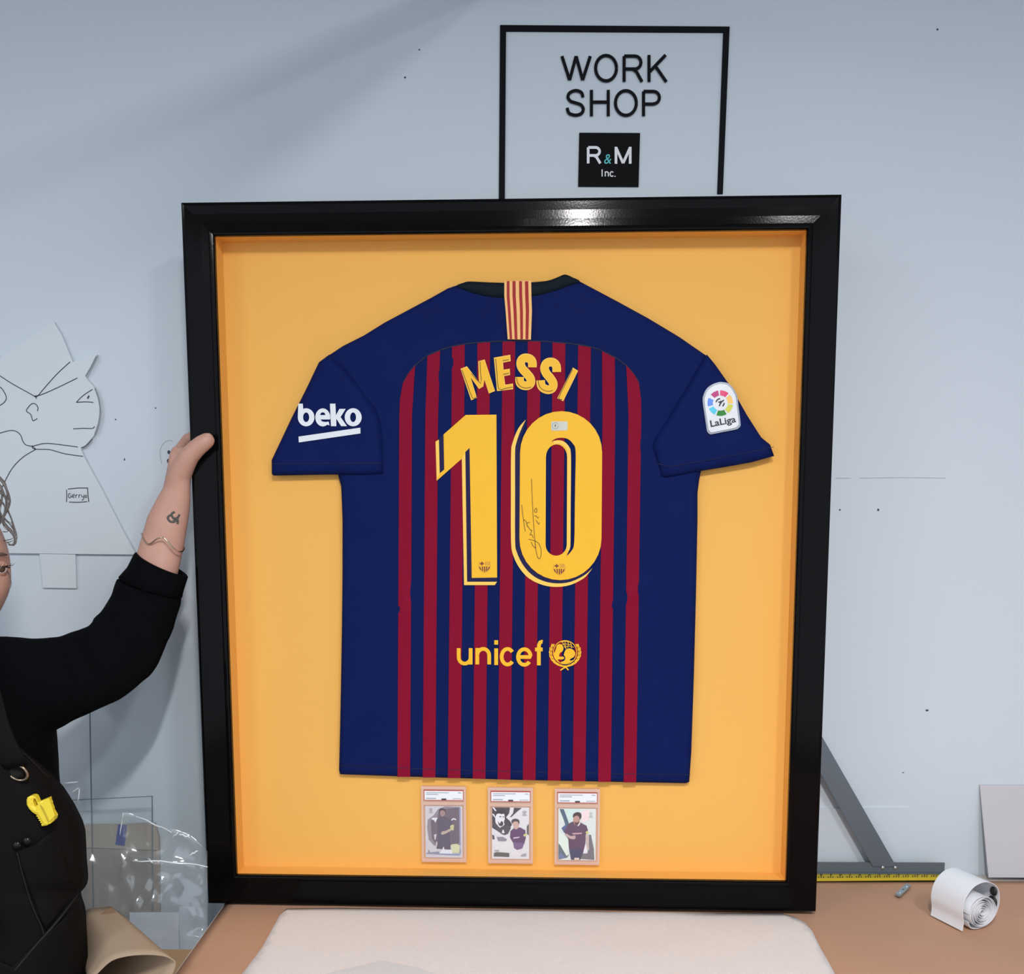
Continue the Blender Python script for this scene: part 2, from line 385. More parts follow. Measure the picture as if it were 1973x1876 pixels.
S = [[(-20, 712), (0, 724), (25, 740), (66, 763), (69, 768)], [(135, 697), (110, 720), (85, 748), (72, 763), (66, 763)],
     [(149, 728), (110, 747), (80, 760), (66, 763)], [(-8, 740), (4, 749), (12, 765), (8, 775), (-4, 783)],
     [(72, 792), (73, 785), (68, 778), (61, 778), (54, 785), (51, 792), (58, 797), (61, 803), (63, 810), (67, 809), (72, 806)],
     [(178, 750), (160, 762), (147, 775)], [(147, 775), (165, 774), (180, 775)], [(141, 826), (160, 825), (178, 825), (182, 821)],
     [(62, 860), (72, 857), (90, 854), (120, 857), (150, 861)], [(62, 858), (66, 865), (95, 866), (125, 874), (160, 879)],
     [(-30, 850), (-10, 838), (22, 829), (38, 836), (44, 850), (50, 857), (62, 860), (70, 866)],
     [(68, 866), (45, 880), (25, 900), (10, 926), (-4, 956)], [(156, 863), (168, 857), (178, 846)],
     [(131, 942), (150, 940), (168, 940)], [(128, 943), (128.5, 955), (128, 967)], [(168.5, 939), (169.5, 952), (171, 967)], [(133, 967), (150, 967.5), (168, 966)]]
for s in S: strokes('marker_line', [wstroke(s)], 0.0016, 0.0085, m_ink, cat)
for g_ in ([(183, 748), (190, 768), (193, 792), (190, 815), (183, 836)], [(186, 686), (176, 706), (165, 725)]):
    strokes('marker_line', [wstroke(g_)], 0.0028, 0.0085, mat('grey_marker', (128, 134, 138), 0.6), cat)
strokes('marker_line', [wstroke([(169, 768), (170, 765), (171.5, 762)])], 0.003, 0.0086, m_ink, cat)
G = [[(136.5, 951.5), (133.5, 950.5), (131.5, 954.5), (133.5, 959), (137, 957.5), (136.5, 955), (134.5, 955)],
     [(139.5, 956), (143.5, 954.5), (142, 952), (139.3, 954), (140, 958), (143.5, 958)],
     [(146, 959), (146, 953)], [(146, 955.5), (147.5, 953), (149.5, 953)], [(152, 959), (152, 953)], [(152, 955.5), (153.5, 953), (155.3, 953)],
     [(157, 953), (158, 957), (161.5, 957)], [(162, 952.5), (161.5, 959), (159.5, 963.5), (157.5, 962)],
     [(166.5, 953.5), (164, 955), (164.5, 958.5), (167.2, 957.5), (166.5, 953.5)]]
strokes('name_lettering', [wstroke(s, 4) for s in G], 0.0012, 0.0087, m_ink, cat)

# pencil marks and scuffs on the wall itself
m_scuff = mat('pencil_scuff', (128, 134, 140), 0.8); m_dark = mat('dark_scuff', (62, 68, 76), 0.8)
marks = [[(1610, 921), (1640, 921)], [(1656, 921), (1740, 920), (1822, 921)]]
o = strokes('wall_pencil_marks', [wq(m_) for m_ in marks] + [wq(cr([(312, 893), (308, 872), (314, 855), (326, 848), (333, 850)], 4))], 0.0009, 0.0006, mat('faint_pencil', (168, 174, 180), 0.8), M=MW)
o['kind'] = 'structure'; o.name = 'trim_1'
bl_ = []
for (u, v, r, e) in ((808, 96, 1.6, 1), (780.5, 149.5, 2, 1), (1786, 1368, 3.2, .6), (1618, 982, 1.8, 1), (1692, 982, 2.0, 1.3), (1718, 1583, 2.6, .9), (1712, 1558, 1.4, 1), (300, 786, 1.8, .6), (223, 808, 1.4, 1), (240, 885, 1.3, 2), (1740, 1488, 1.8, .5), (325.5, 871, 3, 1.3), (324.5, 888, 3, 1.6), (1806, 57, 2, 1)):
    bl_.append(wq(ell(u, v, r, r * e, 8)))
V = []; F = []
for lp in bl_:
    s = len(V); V += [(x, y, 0.0007) for x, y in lp]; F.append(tuple(range(s, s + len(lp)))[::-1])
o = mk('trim_2', V, F, m_dark, M=MW); o['kind'] = 'structure'

# a thin white panel fixed low on the wall behind the bench
pnl = sheet('wall_panel', [wq([(1500, 1557), (1752, 1557), (1746, 1664), (1500, 1664)], 0.004)[::-1]], 0.004, 0.004, m_wall, M=MW)
tag(pnl, 'thin white panel fixed low on the wall behind the grey bar', 'panel')

# white board leaning at the right
p0 = at_z(1905, 1690, TZ + 0.002); p1 = at_y(1888, 1512, -0.004)
ex = Vector((1, 0, 0)); ey = (p1 - p0); L = ey.length; ey = (ey - ex * ey.dot(ex)); skew = (p1 - p0).dot(ex); eyn = ey.normalized(); ez = ex.cross(eyn)
MB = Matrix(((ex.x, eyn.x, ez.x, p0.x), (ex.y, eyn.y, ez.y, p0.y), (ex.z, eyn.z, ez.z, p0.z), (0, 0, 0, 1)))
wb = sheet('leaning_board', [[(0, 0), (0.42, 0), (0.42, ey.length), (skew, ey.length)]], 0.0, 0.003, m_white, M=MB)
tag(wb, 'white foam board leaning on the wall at the right edge', 'board')

# ------------------------------------------------------------------ grey square with diagonal bar, measuring tape
m_alu = mat('grey_aluminium', (104, 114, 124), 0.42, metal=0.35, var=0.04, scale=12)
YB = -0.030
a0 = at_y(1480, 1664, YB); a1 = at_y(1820, 1661.5, YB)
sq = thing('straight_edge', 'grey metal straight edge with a diagonal brace standing against the wall', 'straight edge', base=(0.7, YB, TZ))
hz = at_y(1820, 1661.5, YB).z
bm = bmesh.new()
add_box(bm, ((a0.x + a1.x) / 2, YB, (hz + TZ + 0.0066) / 2), (a1.x - a0.x, 0.003, hz - TZ - 0.0066))
add_box(bm, ((a0.x + a1.x) / 2, YB - 0.004, TZ + 0.0078), (a1.x - a0.x, 0.008, 0.0022))
bmo('angle_bar', bm, m_alu, sq)
b0l = at_y(1682, 1661, YB - 0.004); b0r = at_y(1727, 1661, YB - 0.004); t0l = at_y(1500, 1345, YB - 0.004); t0r = at_y(1533, 1330, YB - 0.004)
MWB = MW
dq = [(b0l.x, b0l.z - 0.008), (b0r.x, b0r.z - 0.008), (t0r.x, t0r.z), (t0l.x, t0l.z)]
sheet('brace', [dq], -YB + 0.005, 0.003, m_alu, sq).matrix_local = Matrix.Translation(-Vector(sq['_b'])) @ MW
m_rivet = mat('bright_rivet', (215, 218, 222), 0.25, metal=0.9)
for u in (1701, 1725):
    c = at_y(u, 1671, YB - 0.003); bm = bmesh.new()
    bmesh.ops.create_uvsphere(bm, u_segments=10, v_segments=6, radius=0.004, matrix=Matrix.Translation((c.x, YB - 0.003, c.z)) @ Matrix.Diagonal((1, .6, 1, 1)))
    bmo('rivet', bm, m_rivet, sq, smooth=True)
m_tape = mat('tape_yellow', (205, 182, 45), 0.5, var=0.05)
tp = thing('measuring_tape', 'yellow measuring tape strip along the bench behind the roll', 'measuring tape', MT, base=(0.7, -0.05, 0))
tq = pxs(MT, [(1480, 1692.5), (1815, 1690), (1815, 1674), (1480, 1676)], 0.006)
sheet('tape_band', [tq], 0.006, 0.0057, m_tape, tp)
m_tick = mat('tape_print', (50, 45, 25), 0.6)
V = []; tl = Vector(tq[3]); tr = Vector(tq[2]); bl2 = Vector(tq[0]); br2 = Vector(tq[1]); TK = []
nn = 74
for i in range(nn):
    u = (i + 0.5) / nn; a = bl2.lerp(br2, u); b = tl.lerp(tr, u); hgt = 0.30 if i % 4 else 0.0
    if i % 4: TK.append([tuple(a.lerp(b, 0.02)), tuple(a.lerp(b, 0.20 if i % 2 else 0.27))])
strokes('tick_mark', TK, 0.0014, 0.0063, m_tick, tp)
NUM = ''.join(str((k_ + 3) % 10) + '     ' for k_ in range(18)).strip()
text('numerals', NUM, (bl2.lerp(tl, 0.28).lerp(br2.lerp(tr, 0.28), 0.02), br2.lerp(tr, 0.28).lerp(bl2.lerp(tl, .28), 0.02), bl2.lerp(tl, 0.60).lerp(br2.lerp(tr, .60), 0.02)), 0.0063, m_tick, tp, bold=0.03)

# small steel hanger plate
c4 = [Vector(p) for p in pxs(MT, [(1724.9, 1721), (1734.6, 1724.4), (1755.3, 1705), (1746.5, 1701.5)], 0.006)]
m_zinc = mat('zinc', (165, 180, 185), 0.3, metal=0.7, var=0.12, scale=120)
def cl(u, v): return tuple(c4[0].lerp(c4[1], u).lerp(c4[3].lerp(c4[2], u), v))
hl = [[cl(.5 + .16 * math.cos(a), v + .06 * math.sin(a)) for a in [2 * math.pi * k / 10 for k in range(10)]] for v in (.2, .5, .8)]
hp_ = thing('hanger_plate', 'small zinc hanger plate with holes lying on the kraft paper', 'hanger plate', MT, base=(c4[0].x, c4[0].y, 0))
sheet('plate', [[tuple(p) for p in c4]] + hl, 0.006, 0.0035, m_zinc, hp_)
for v in (.2, .8):
    x, y = cl(.5, v); bm = bmesh.new()
    bmesh.ops.create_uvsphere(bm, u_segments=10, v_segments=6, radius=0.0035, matrix=Matrix.Translation((x, y, 0.0055)) @ Matrix.Diagonal((1, 1, .5, 1)))
    bmo('screw_head', bm, m_rivet, hp_, smooth=True)

# white roll of film
ne = at_z(1891, 1746, TZ + 0.040); fe = at_z(1829, 1717, TZ + 0.040)
ax = (ne - fe); ax.z = 0; LEN = ax.length; ax.normalize(); sd = Vector((0, 0, 1)).cross(ax)   # sd: to the right seen from the near end
m_film = mat('white_film', (236, 238, 242), 0.4, var=0.01, coat=0.1)
rl = thing('film_roll', 'loose roll of white film lying on the bench, its spiral end facing out', 'roll', base=tuple(fe.lerp(ne, .5) - Vector((0, 0, 0.04))))
prof = []
turns = 7.5; nA = 300
for i in range(nA + 1):
    t = i / nA; a = t * turns * 2 * math.pi
    r = 0.004 + 0.026 * (t * turns / (turns)) ** 0.95
    r *= 1 + 0.05 * math.sin(a * 2.3 + 1)
    prof.append((r * math.cos(a), r * math.sin(a) - 0.0085))
# the loose outer wrap
prof2 = cr([(-0.028, -0.024), (-0.020, -0.037), (0.006, -0.0385), (0.030, -0.026), (0.041, 0.0), (0.036, 0.028), (0.012, 0.043), (-0.016, 0.040), (-0.036, 0.022), (-0.042, -0.002), (-0.039, -0.024), (-0.0405, -0.0388)], 8)
def extrude_prof(name, pr, thick, l0, l1, m, par):
    V = []; F = []; n = len(pr)
    for l in (l0, l1):
        for off in (0, thick):
            for i, p in enumerate(pr):
                a = Vector(pr[max(0, i - 1)]); b = Vector(pr[min(n - 1, i + 1)]); t = (b - a).normalized(); nn_ = Vector((-t.y, t.x))
                q = Vector(p) + nn_ * off
                V.append(fe + ax * l + sd * q.x + Vector((0, 0, 1)) * q.y)
    for i in range(n - 1):
        F += [(i, i + 1, 2 * n + i + 1, 2 * n + i), (n + i + 1, n + i, 3 * n + i, 3 * n + i + 1), (i + 1, i, n + i, n + i + 1), (2 * n + i, 2 * n + i + 1, 3 * n + i + 1, 3 * n + i)]
    F += [(0, 2 * n, 3 * n, n), (n - 1, 2 * n - 1, 4 * n - 1, 3 * n - 1)]
    return mk(name, V, F, m, par, smooth=False)
extrude_prof('wound_core', prof, 0.0006, 0.004, LEN + 0.004, m_film, rl)
extrude_prof('outer_wrap', prof2, 0.0008, 0.0, LEN, m_film, rl)
m_blk = mat('black_spot', (22, 20, 20), 0.5)
for (u0, v0, rr) in ((0.0345, 0.020, 0.9), (0.0335, 0.001, 1.15)):
    bm = bmesh.new()
    T = Matrix.Translation(fe + ax * (LEN - 0.008) + sd * u0 + Vector((0, 0, v0)))
    R = Matrix((ax, sd, Vector((0, 0, 1)))).transposed().to_4x4()
    bmesh.ops.create_uvsphere(bm, u_segments=12, v_segments=8, radius=0.0085 * rr, matrix=T @ R @ Matrix.Diagonal((1.0, 0.42, 1.1, 1)))
    bmo('black_pad', bm, m_blk, rl, smooth=True)
# ------------------------------------------------------------------ the big frame
FW, FH, FACE, DEEP = 1.1094, 1.2387, 0.0555, 0.070
ZB = -0.052                                             # face of the orange backing, measured from the frame front
MF = Matrix.Translation((-0.00739, -0.20648, 1.50212)) @ Euler((0.00410, -0.00499, -0.03553), 'XYZ').to_matrix().to_4x4() @ MW
m_black = mat('gloss_black', (9, 8, 9), 0.10, var=0.08, scale=60, bump=0.02, bscale=300, spec=0.10)
m_orange = mat('orange_mat', (240, 180, 92), 0.75, var=0.015, scale=4, bump=0.05, bscale=900, spec=0.2)
fr = thing('picture_frame', 'large glossy black shadow box frame with an orange backing', 'picture frame', MF, base=(0, -FH / 2, 0))
prof_f = [(0, -DEEP), (0, -0.005), (0.0008, -0.002), (0.0028, -0.0005), (0.006, 0), (0.020, -0.0004), (0.034, -0.0004), (0.046, 0.0), (0.0485, 0.0012), (0.0515, 0.0016), (0.054, 0.0008), (0.0555, -0.0015), (0.0555, -0.009), (0.050, -0.009), (0.050, -DEEP)]
cs = [(-1, 1), (1, 1), (1, -1), (-1, -1)]
for i in range(4):
    V = []; F = []; n = len(prof_f)
    for cx, cy in (cs[i], cs[(i + 1) % 4]):
        for u, z in prof_f: V.append((cx * (FW / 2 - u), cy * (FH / 2 - u), z))
    for j in range(n):
        k_ = (j + 1) % n; F.append((j, n + j, n + k_, k_))
    F += [tuple(range(n))[::-1], tuple(range(n, 2 * n))]
    o = mk('rail', V, F, m_black, fr)
    bv = o.modifiers.new('edge', 'EDGE_SPLIT') if False else None
IW, IH = FW / 2 - 0.0535, FH / 2 - 0.0535
sheet('backing_board', [[(-IW, -IH), (IW, -IH), (IW, IH), (-IW, IH)]], ZB, 0.006, m_orange, fr)
for c_, s_ in (((0, IH + 0.0015, (ZB - 0.010) / 2), (2 * IW + 0.006, 0.003, -ZB - 0.010)), ((0, -IH - 0.0015, (ZB - 0.010) / 2), (2 * IW + 0.006, 0.003, -ZB - 0.010)),
               ((IW + 0.0015, 0, (ZB - 0.010) / 2), (0.003, 2 * IH, -ZB - 0.010)), ((-IW - 0.0015, 0, (ZB - 0.010) / 2), (0.003, 2 * IH, -ZB - 0.010))):
    box('liner_wall', c_, s_, m_orange, fr)
m_glaze = clear_mat('glazing', (0.985, 0.99, 0.985), gloss=0.0)
box('glazing', (0, 0, -0.0115), (2 * IW - 0.001, 2 * IH - 0.001, 0.002), m_glaze, fr)

# ------------------------------------------------------------------ the jersey
m_navy = mat('navy_fabric', (17, 30, 82), 0.62, var=0.06, scale=18, spec=0.03)
m_maroon = mat('maroon_fabric', (134, 18, 47), 0.65, var=0.05, scale=18, spec=0.05)
m_collar = mat('collar_rib', (16, 26, 36), 0.75, var=0.1, bump=0.3, bscale=1200, spec=0.15)
m_yellow = mat('print_yellow', (246, 186, 40), 0.5, var=0.02, spec=0.3)
m_pale = mat('print_pale_yellow', (252, 202, 92), 0.5, var=0.02, spec=0.3)
m_print_navy = mat('print_navy', (36, 34, 74), 0.55, spec=0.1)
m_brown = mat('print_inline', (92, 66, 22), 0.6)
ZJ = ZB + 0.017
def J(pts, z=ZJ): return pxs(MF, pts, z)
FOLDS = [((655, 1000), (690, 950), .010, .0016), ((1190, 1165), (1235, 1130), .012, .0022), ((775, 1175), (800, 1120), .012, .0014), ((1240, 640), (1262, 790), .012, .0020),
         ((1190, 690), (1160, 660), .012, .0014), ((700, 760), (760, 700), .02, .0018), ((880, 690), (840, 730), .012, .0013), ((1285, 760), (1240, 860), .014, .0018),
         ((690, 950), (705, 1010), .012, .0014), ((1310, 1000), (1290, 1080), .02, .0016), ((900, 600), (960, 590), .02, .0012)]
FOLDL = [(Vector(J([a])[0]), Vector(J([b])[0]), w_, h_) for a, b, w_, h_ in FOLDS]
def jh(x, y):
    r = 0.0011 * noise.noise(Vector((x * 7, y * 4, 3.3))) + 0.0005 * noise.noise(Vector((x * 19, y * 11, 1.3)))
    p = Vector((x, y))
    for a, b, w_, h_ in FOLDL:
        e = b - a; t = max(0, min(1, (p - a).dot(e) / e.length_squared)); d = (p - (a + e * t)).length
        if d < 3 * w_: r += 1.5 * h_ * math.exp(-(d / w_) ** 2)
    return r
jr = thing('football_jersey', 'navy and maroon striped MESSI number 10 jersey mounted in the frame', 'jersey', MF, base=(0, J([(990, 1500)])[0][1], ZB))
body = [(862, 554), (830, 572), (800, 588), (740, 620), (700, 645), (660, 665), (633, 683), (640, 760), (646, 860), (650, 915), (656, 936), (659, 1000), (658.5, 1100), (657.5, 1200), (656, 1300), (654, 1400), (652, 1485), (654, 1493),
        (750, 1496.5), (900, 1501), (1000, 1504), (1100, 1506), (1200, 1508), (1322, 1510.5), (1329, 1508), (1333, 1450), (1338, 1300), (1342, 1150), (1345, 1000), (1345, 950), (1348, 925), (1352, 905), (1360, 800), (1362, 684),
        (1310, 648), (1250, 612), (1190, 579), (1122, 543), (1104, 534), (1089, 528), (1075, 533), (1055, 540), (1024, 543), (972, 544), (940, 543), (905, 541.5), (885, 546)]
sheet('torso', [J(body)[::-1]], ZJ, 0.0155, m_navy, jr, h=jh, grid=0.008, edge=0.010, edge_h=0.006, smooth=True)
# striped back panel
ARC = [(769.6, 801), (771, 770), (776, 740), (787, 720), (800, 704), (824, 685), (847, 675), (872, 667), (895, 663), (930, 659), (985, 657), (1030, 657), (1065, 659), (1100, 662), (1136, 668), (1160, 676), (1183, 688), (1206, 704), (1222, 722), (1231, 738), (1235, 770), (1236, 801)]
def arc_y(x):
    for (x0, y0), (x1, y1) in zip(ARC, ARC[1:]):
        if x0 <= x <= x1: return y0 + (y1 - y0) * (x - x0) / max(1e-6, x1 - x0)
    return 801
XT = [769.6, 819.7, 870, 918.7, 967, 1015.7, 1063.5, 1112.5, 1161, 1211]; XB = [766, 814.7, 863, 911, 959, 1007.5, 1055.5, 1103.5, 1152.5, 1201.5]
def sx_(i, y, r=0):
    t = (y - 801) / 696.0; a = XT[i] + (XB[i] - XT[i]) * t
    if y < 801 and i == 0: a = XT[0] + (801 - y) * 0.05
    if y < 801 and i == 1: a = XT[1] + (801 - y) * 0.035
    if y < 801 and i == 9: a = XT[9] - (801 - y) * 0.045
    if y < 801 and i == 8: a = XT[8] - (801 - y) * 0.01
    return a + r * 24.4
for i in range(10):
    yb = 1497 + (XB[i] - 766) * 0.0245
    xl, xr = sx_(i, 690), sx_(i, 690, 1)
    if i == 0: L_ = [(769.6, 801), (771, 770), (776, 740), (787, 720)]; top_ = [(800, 704)]; xr = 800
    elif i == 9: L_ = []; top_ = [(1206.6, 704), (1222, 722), (1231, 738)]
    else: L_ = []; top_ = [(xl + (xr - xl) * t, arc_y(xl + (xr - xl) * t) + 1) for t in (0, .5, 1)]
    left = [(sx_(i, y), y) for y in (yb - 1, 1400, 1300, 1200, 1100, 1000, 900, 801)] + (L_[1:] if i == 0 else [(sx_(i, 760), 760)])
    right = [(sx_(i, y, 1), y) for y in (801, 900, 1000, 1100, 1200, 1300, 1400, yb - 1)]
    if i == 9: right = [(1235, 770)] + right
    elif i != 0: right = [(sx_(i, 760, 1), 760)] + right
    sheet('stripe', [J(left + top_ + right)[::-1]], ZJ + 0.0013, 0, m_maroon, jr, h=jh, grid=0.008, smooth=True)
m_seam = mat('seam_navy', (16, 22, 56), 0.8)
strokes('seam', [J(cr([(700, 830), (745, 800), *ARC[2:-2], (1262, 800)][2:-1], 3))], 0.0022, ZJ + 0.0012, m_seam, jr, h=jh)
strokes('hem_seam', [J([(656, 1474), (800, 1480), (1000, 1486), (1200, 1490), (1330, 1492)])], 0.0010, ZJ + 0.0013, m_seam, jr, h=jh)
# collar and neck tape
sheet('collar', [J(cr([(880, 551), (893, 545), (905, 542.5), (940, 544), (972, 545), (1000, 545), (1024, 544), (1055, 541), (1075, 534), (1089, 529), (1104, 535), (1117, 542), (1100, 549), (1080, 557), (1050, 566), (1023, 571), (998, 574), (972, 574), (950, 573), (925, 568), (900, 560)], 3, True))[::-1]],
      ZJ + 0.0045, 0.006, m_collar, jr, grid=0.01, edge=0.006, edge_h=0.003, smooth=True)
nt_ = sheet('neck_tape', [J([(972, 543.5), (1023.5, 542), (1024, 572), (1025, 600), (1023, 655), (978.5, 654.5), (974.5, 600), (972, 572)])[::-1]], ZJ + 0.0062, 0.004, mat('tape_peach', (250, 190, 120), 0.7, bump=0.3, bscale=1200), jr)
m_red = mat('tape_red', (160, 22, 26), 0.7)
for a, b in ((.087, .19), (.30, .42), (.547, .66), (.77, .895)):
    def tp_(f, y):
        rows = [(543.2, 972.3, 1023.3), (572, 972.2, 1024), (600, 974.5, 1024.8), (654.5, 978.7, 1022.8)]
        for (y0, l0, r0), (y1, l1, r1) in zip(rows, rows[1:]):
            if y <= y1 + 1e-6:
                t = (y - y0) / (y1 - y0); l = l0 + (l1 - l0) * t; r = r0 + (r1 - r0) * t; return (l + (r - l) * f, y)
    ys = (543.2, 572, 600, 654.5)
    sheet('tape_stripe', [J([tp_(a, y) for y in ys] + [tp_(b, y) for y in ys[::-1]])], ZJ + 0.0066, 0, m_red, nt_)
# sleeves
SLL = cr([(633, 682), (662, 708), (692, 745), (716, 777), (729, 803), (735, 840), (737, 912)], 3) + [(700, 914.5), (640, 913.5), (580, 914.5), (525, 915.5), (522, 912), (522, 886), (560, 805), (590, 745), (613, 697)]
SLR = cr([(1275, 917), (1268, 890), (1258, 855), (1275, 825), (1300, 785), (1330, 735), (1350, 700), (1363, 682)], 3) + [(1379, 702), (1410, 745), (1440, 798), (1468, 842), (1485, 856), (1493, 878), (1450, 890), (1400, 899), (1350, 907), (1284, 920)]
SF = [((632, 700), (700, 790), .012, .003), ((640, 760), (715, 840), .016, .0016), ((530, 888), (735, 890), .008, .0011), ((1370, 700), (1300, 800), .012, .003), ((1390, 760), (1345, 850), .012, .0016),
      ((1340, 865), (1420, 860), .010, .0020), ((1360, 850), (1330, 800), .008, .0016), ((1440, 830), (1400, 870), .012, .0016), ((1290, 895), (1480, 862), .008, .0012)]
SFL = [(Vector(J([a])[0]), Vector(J([b])[0]), w_, h_) for a, b, w_, h_ in SF]
ZS = ZJ + 0.007
def sh(x, y):
    r = 0.0012 * noise.noise(Vector((x * 11, y * 9, 8.3))); p = Vector((x, y))
    for a, b, w_, h_ in SFL:
        e = b - a; t = max(0, min(1, (p - a).dot(e) / e.length_squared)); d = (p - (a + e * t)).length
        if d < 3 * w_: r += h_ * math.exp(-(d / w_) ** 2)
    return r
sl1 = sheet('sleeve', [J(SLL, ZS)[::-1]], ZS, 0.016, m_navy, jr, h=sh, grid=0.010, edge=0.010, edge_h=0.006, smooth=True)
sl2 = sheet('sleeve', [J(SLR, ZS)[::-1]], ZS, 0.016, m_navy, jr, h=sh, grid=0.010, edge=0.010, edge_h=0.006, smooth=True)
strokes('sleeve_hem', [J([(524, 893), (600, 893), (735, 892)], ZS)], 0.0009, ZS + 0.0011, m_seam, sl1, h=sh)
strokes('sleeve_hem', [J([(1268, 893), (1290, 899), (1400, 880), (1490, 861)], ZS)], 0.0009, ZS + 0.0011, m_seam, sl2, h=sh)

def Z8(pts): return [(780 + x / 3.752, 660 + y / 3.752) for x, y in pts]      # readings from an enlarged view
def Z6(pts): return [(500 + x / 3.654, 500 + y / 3.654) for x, y in pts]
# name
K1, K2, K3 = ZJ + 0.0019, ZJ + 0.0023, ZJ + 0.0027
def decal(name, loops, z, m, par, grid=0.012): return sheet(name, [J(l, z) for l in loops], z, 0, m, par, h=jh, grid=grid, smooth=True)
def dstroke(name, pts, w, z, m, par, n=4): return strokes(name, [J(cr(p, n), z) for p in pts], w, z, m, par, h=jh)
def shrink(poly, d):
    out = []; n = len(poly)
    ar = sum(poly[i][0] * poly[(i + 1) % n][1] - poly[(i + 1) % n][0] * poly[i][1] for i in range(n)); s = 1 if ar > 0 else -1
    for i in range(n):
        a, b, c = (Vector(poly[(i + k) % n]) for k in (-1, 0, 1)); e0 = (b - a).normalized(); e1 = (c - b).normalized()
        n0 = Vector((-e0.y, e0.x)) * s; n1 = Vector((-e1.y, e1.x)) * s; q = n0 + n1; q = q / max(0.35, q.length_squared / 2)
        out.append(tuple(b + q * d))
    return out
LM = Z6([(1415, 768), (1460, 750), (1545, 862), (1540, 715), (1585, 703), (1658, 925), (1615, 942), (1583, 845), (1575, 893), (1545, 910), (1488, 832), (1530, 972), (1490, 990)])
LE = Z6([(1650, 690), (1765, 670), (1768, 715), (1715, 725), (1718, 775), (1762, 768), (1764, 812), (1722, 820), (1730, 880), (1785, 872), (1785, 912), (1672, 925)])
LI = Z8([(1215, 180), (1253, 203), (1145, 423), (1102, 402)])
for poly, dark in ((LM, [Z6([(1424, 775), (1462, 875), (1500, 975), (1526, 965)]), Z6([(1552, 718), (1556, 800), (1558, 872), (1490, 800)])]),
                   (LE, [Z6([(1662, 698), (1672, 800), (1683, 910), (1735, 905), (1780, 896)]), Z6([(1712, 712), (1758, 703)]), Z6([(1716, 808), (1758, 799)])]),
                   (LI, [Z8([(1213, 192), (1160, 300), (1112, 400), (1138, 410)])])):
    o = decal('name_letter', [poly], K1, m_pale, jr)
    decal('letter_fill', [shrink(poly, 1.3)], K2, m_yellow, o)
    dstroke('inline', dark, 0.0011, K3, m_brown, o, 2)
for path, dk in (([(922, 178), (921, 140), (905, 118), (875, 110), (848, 120), (837, 150), (848, 185), (880, 222), (908, 258), (910, 292), (888, 310), (855, 308), (832, 288), (830, 248)], [(800, 258), (806, 295), (830, 325), (870, 336), (905, 328)]),
                 ([(1098, 212), (1096, 172), (1080, 148), (1050, 140), (1022, 152), (1010, 185), (1022, 220), (1050, 255), (1072, 292), (1068, 325), (1042, 340), (1008, 332), (986, 308), (982, 272)], [(956, 282), (964, 320), (990, 348), (1030, 360), (1062, 352)])):
    P8 = Z8(path); o = dstroke('name_letter', [P8], 0.0149, K1, m_pale, jr, 5)
    dstroke('letter_fill', [P8], 0.0124, K2, m_yellow, o, 5)
    dstroke('inline', [Z8([(p[0] + 8, p[1] - 8) for p in dk])], 0.0011, K3, m_brown, o, 4)
# numerals 1 and 0
N1 = Z8([(222, 715), (246, 700), (252, 944), (285, 917), (280, 663), (440, 522), (662, 520), (667, 1697), (484, 1700), (468, 760), (437, 790), (450, 1728), (667, 1728), (650, 1752), (428, 1752), (412, 838), (230, 998)])
d1 = decal('numeral', [N1], K1, m_yellow, jr); d1['label'] = 'yellow numeral one with a thin outline shadow'
decal('outline_shadow', [Z8([(222, 715), (246, 700), (252, 944), (230, 998)])], K2, m_pale, d1)
decal('outline_shadow', [Z8([(412, 838), (437, 790), (450, 1728), (667, 1728), (650, 1752), (428, 1752)])], K2, m_pale, d1)
decal('navy_gap', [Z8([(246, 690), (280, 663), (285, 917), (252, 945)])], K1 - 0.0004, m_print_navy, d1)
decal('navy_gap', [Z8([(437, 790), (468, 760), (484, 1700), (667, 1697), (667, 1728), (450, 1728)])], K1 - 0.0004, m_print_navy, d1)
def stadium(x0, x1, yt, yb, rt_, rb_, n=14, sk=0.0):
    cx = (x0 + x1) / 2; rx = (x1 - x0) / 2
    t = [(cx - rx * math.cos(math.pi * i / n), yt + rt_ - rt_ * math.sin(math.pi * i / n)) for i in range(n + 1)]
    b = [(cx + rx * math.cos(math.pi * i / n), yb - rb_ + rb_ * math.sin(math.pi * i / n)) for i in range(n + 1)]
    return [(x + sk * (y - 1100) / 1000, y) for x, y in t + b]
O_out = Z8(stadium(831, 1424, 495, 1716, 300, 300, 16, -7)); HA = Z8(stadium(1019, 1172, 735, 1540, 90, 80, 10, -4))
CRES = Z8(cr([(1060, 715), (1090, 694), (1135, 687), (1180, 697), (1215, 730), (1235, 785), (1232, 1000), (1229, 1200), (1225, 1440), (1208, 1500), (1170, 1540), (1192, 1490), (1198, 1440), (1199, 1200), (1201, 1000), (1201, 810), (1190, 760), (1165, 725), (1135, 708), (1100, 705)], 3, True))
d0 = decal('numeral', [O_out, HA, CRES], K1, m_yellow, jr); d0['label'] = 'yellow numeral zero with a thin outline shadow'
OS = cr([(875, 555), (820, 620), (780, 720), (768, 800), (767, 1100), (768, 1440), (785, 1540), (830, 1630), (900, 1705), (1000, 1752), (1100, 1765), (1200, 1750), (1290, 1705), (1330, 1665), (1357, 1628)], 3)
OI = cr([(1357, 1628), (1300, 1680), (1200, 1728), (1100, 1740), (1000, 1722), (915, 1675), (850, 1600), (808, 1510), (797, 1430), (797, 1100), (797, 800), (805, 730), (835, 640), (875, 555)], 3)
decal('outline_shadow', [Z8(OS + OI[1:-1])], K1, m_pale, d0)
GP = Z8([p for p in stadium(831, 1424, 495, 1716, 300, 300, 16, -7)])
o2 = [p for p in OI[::-1]]
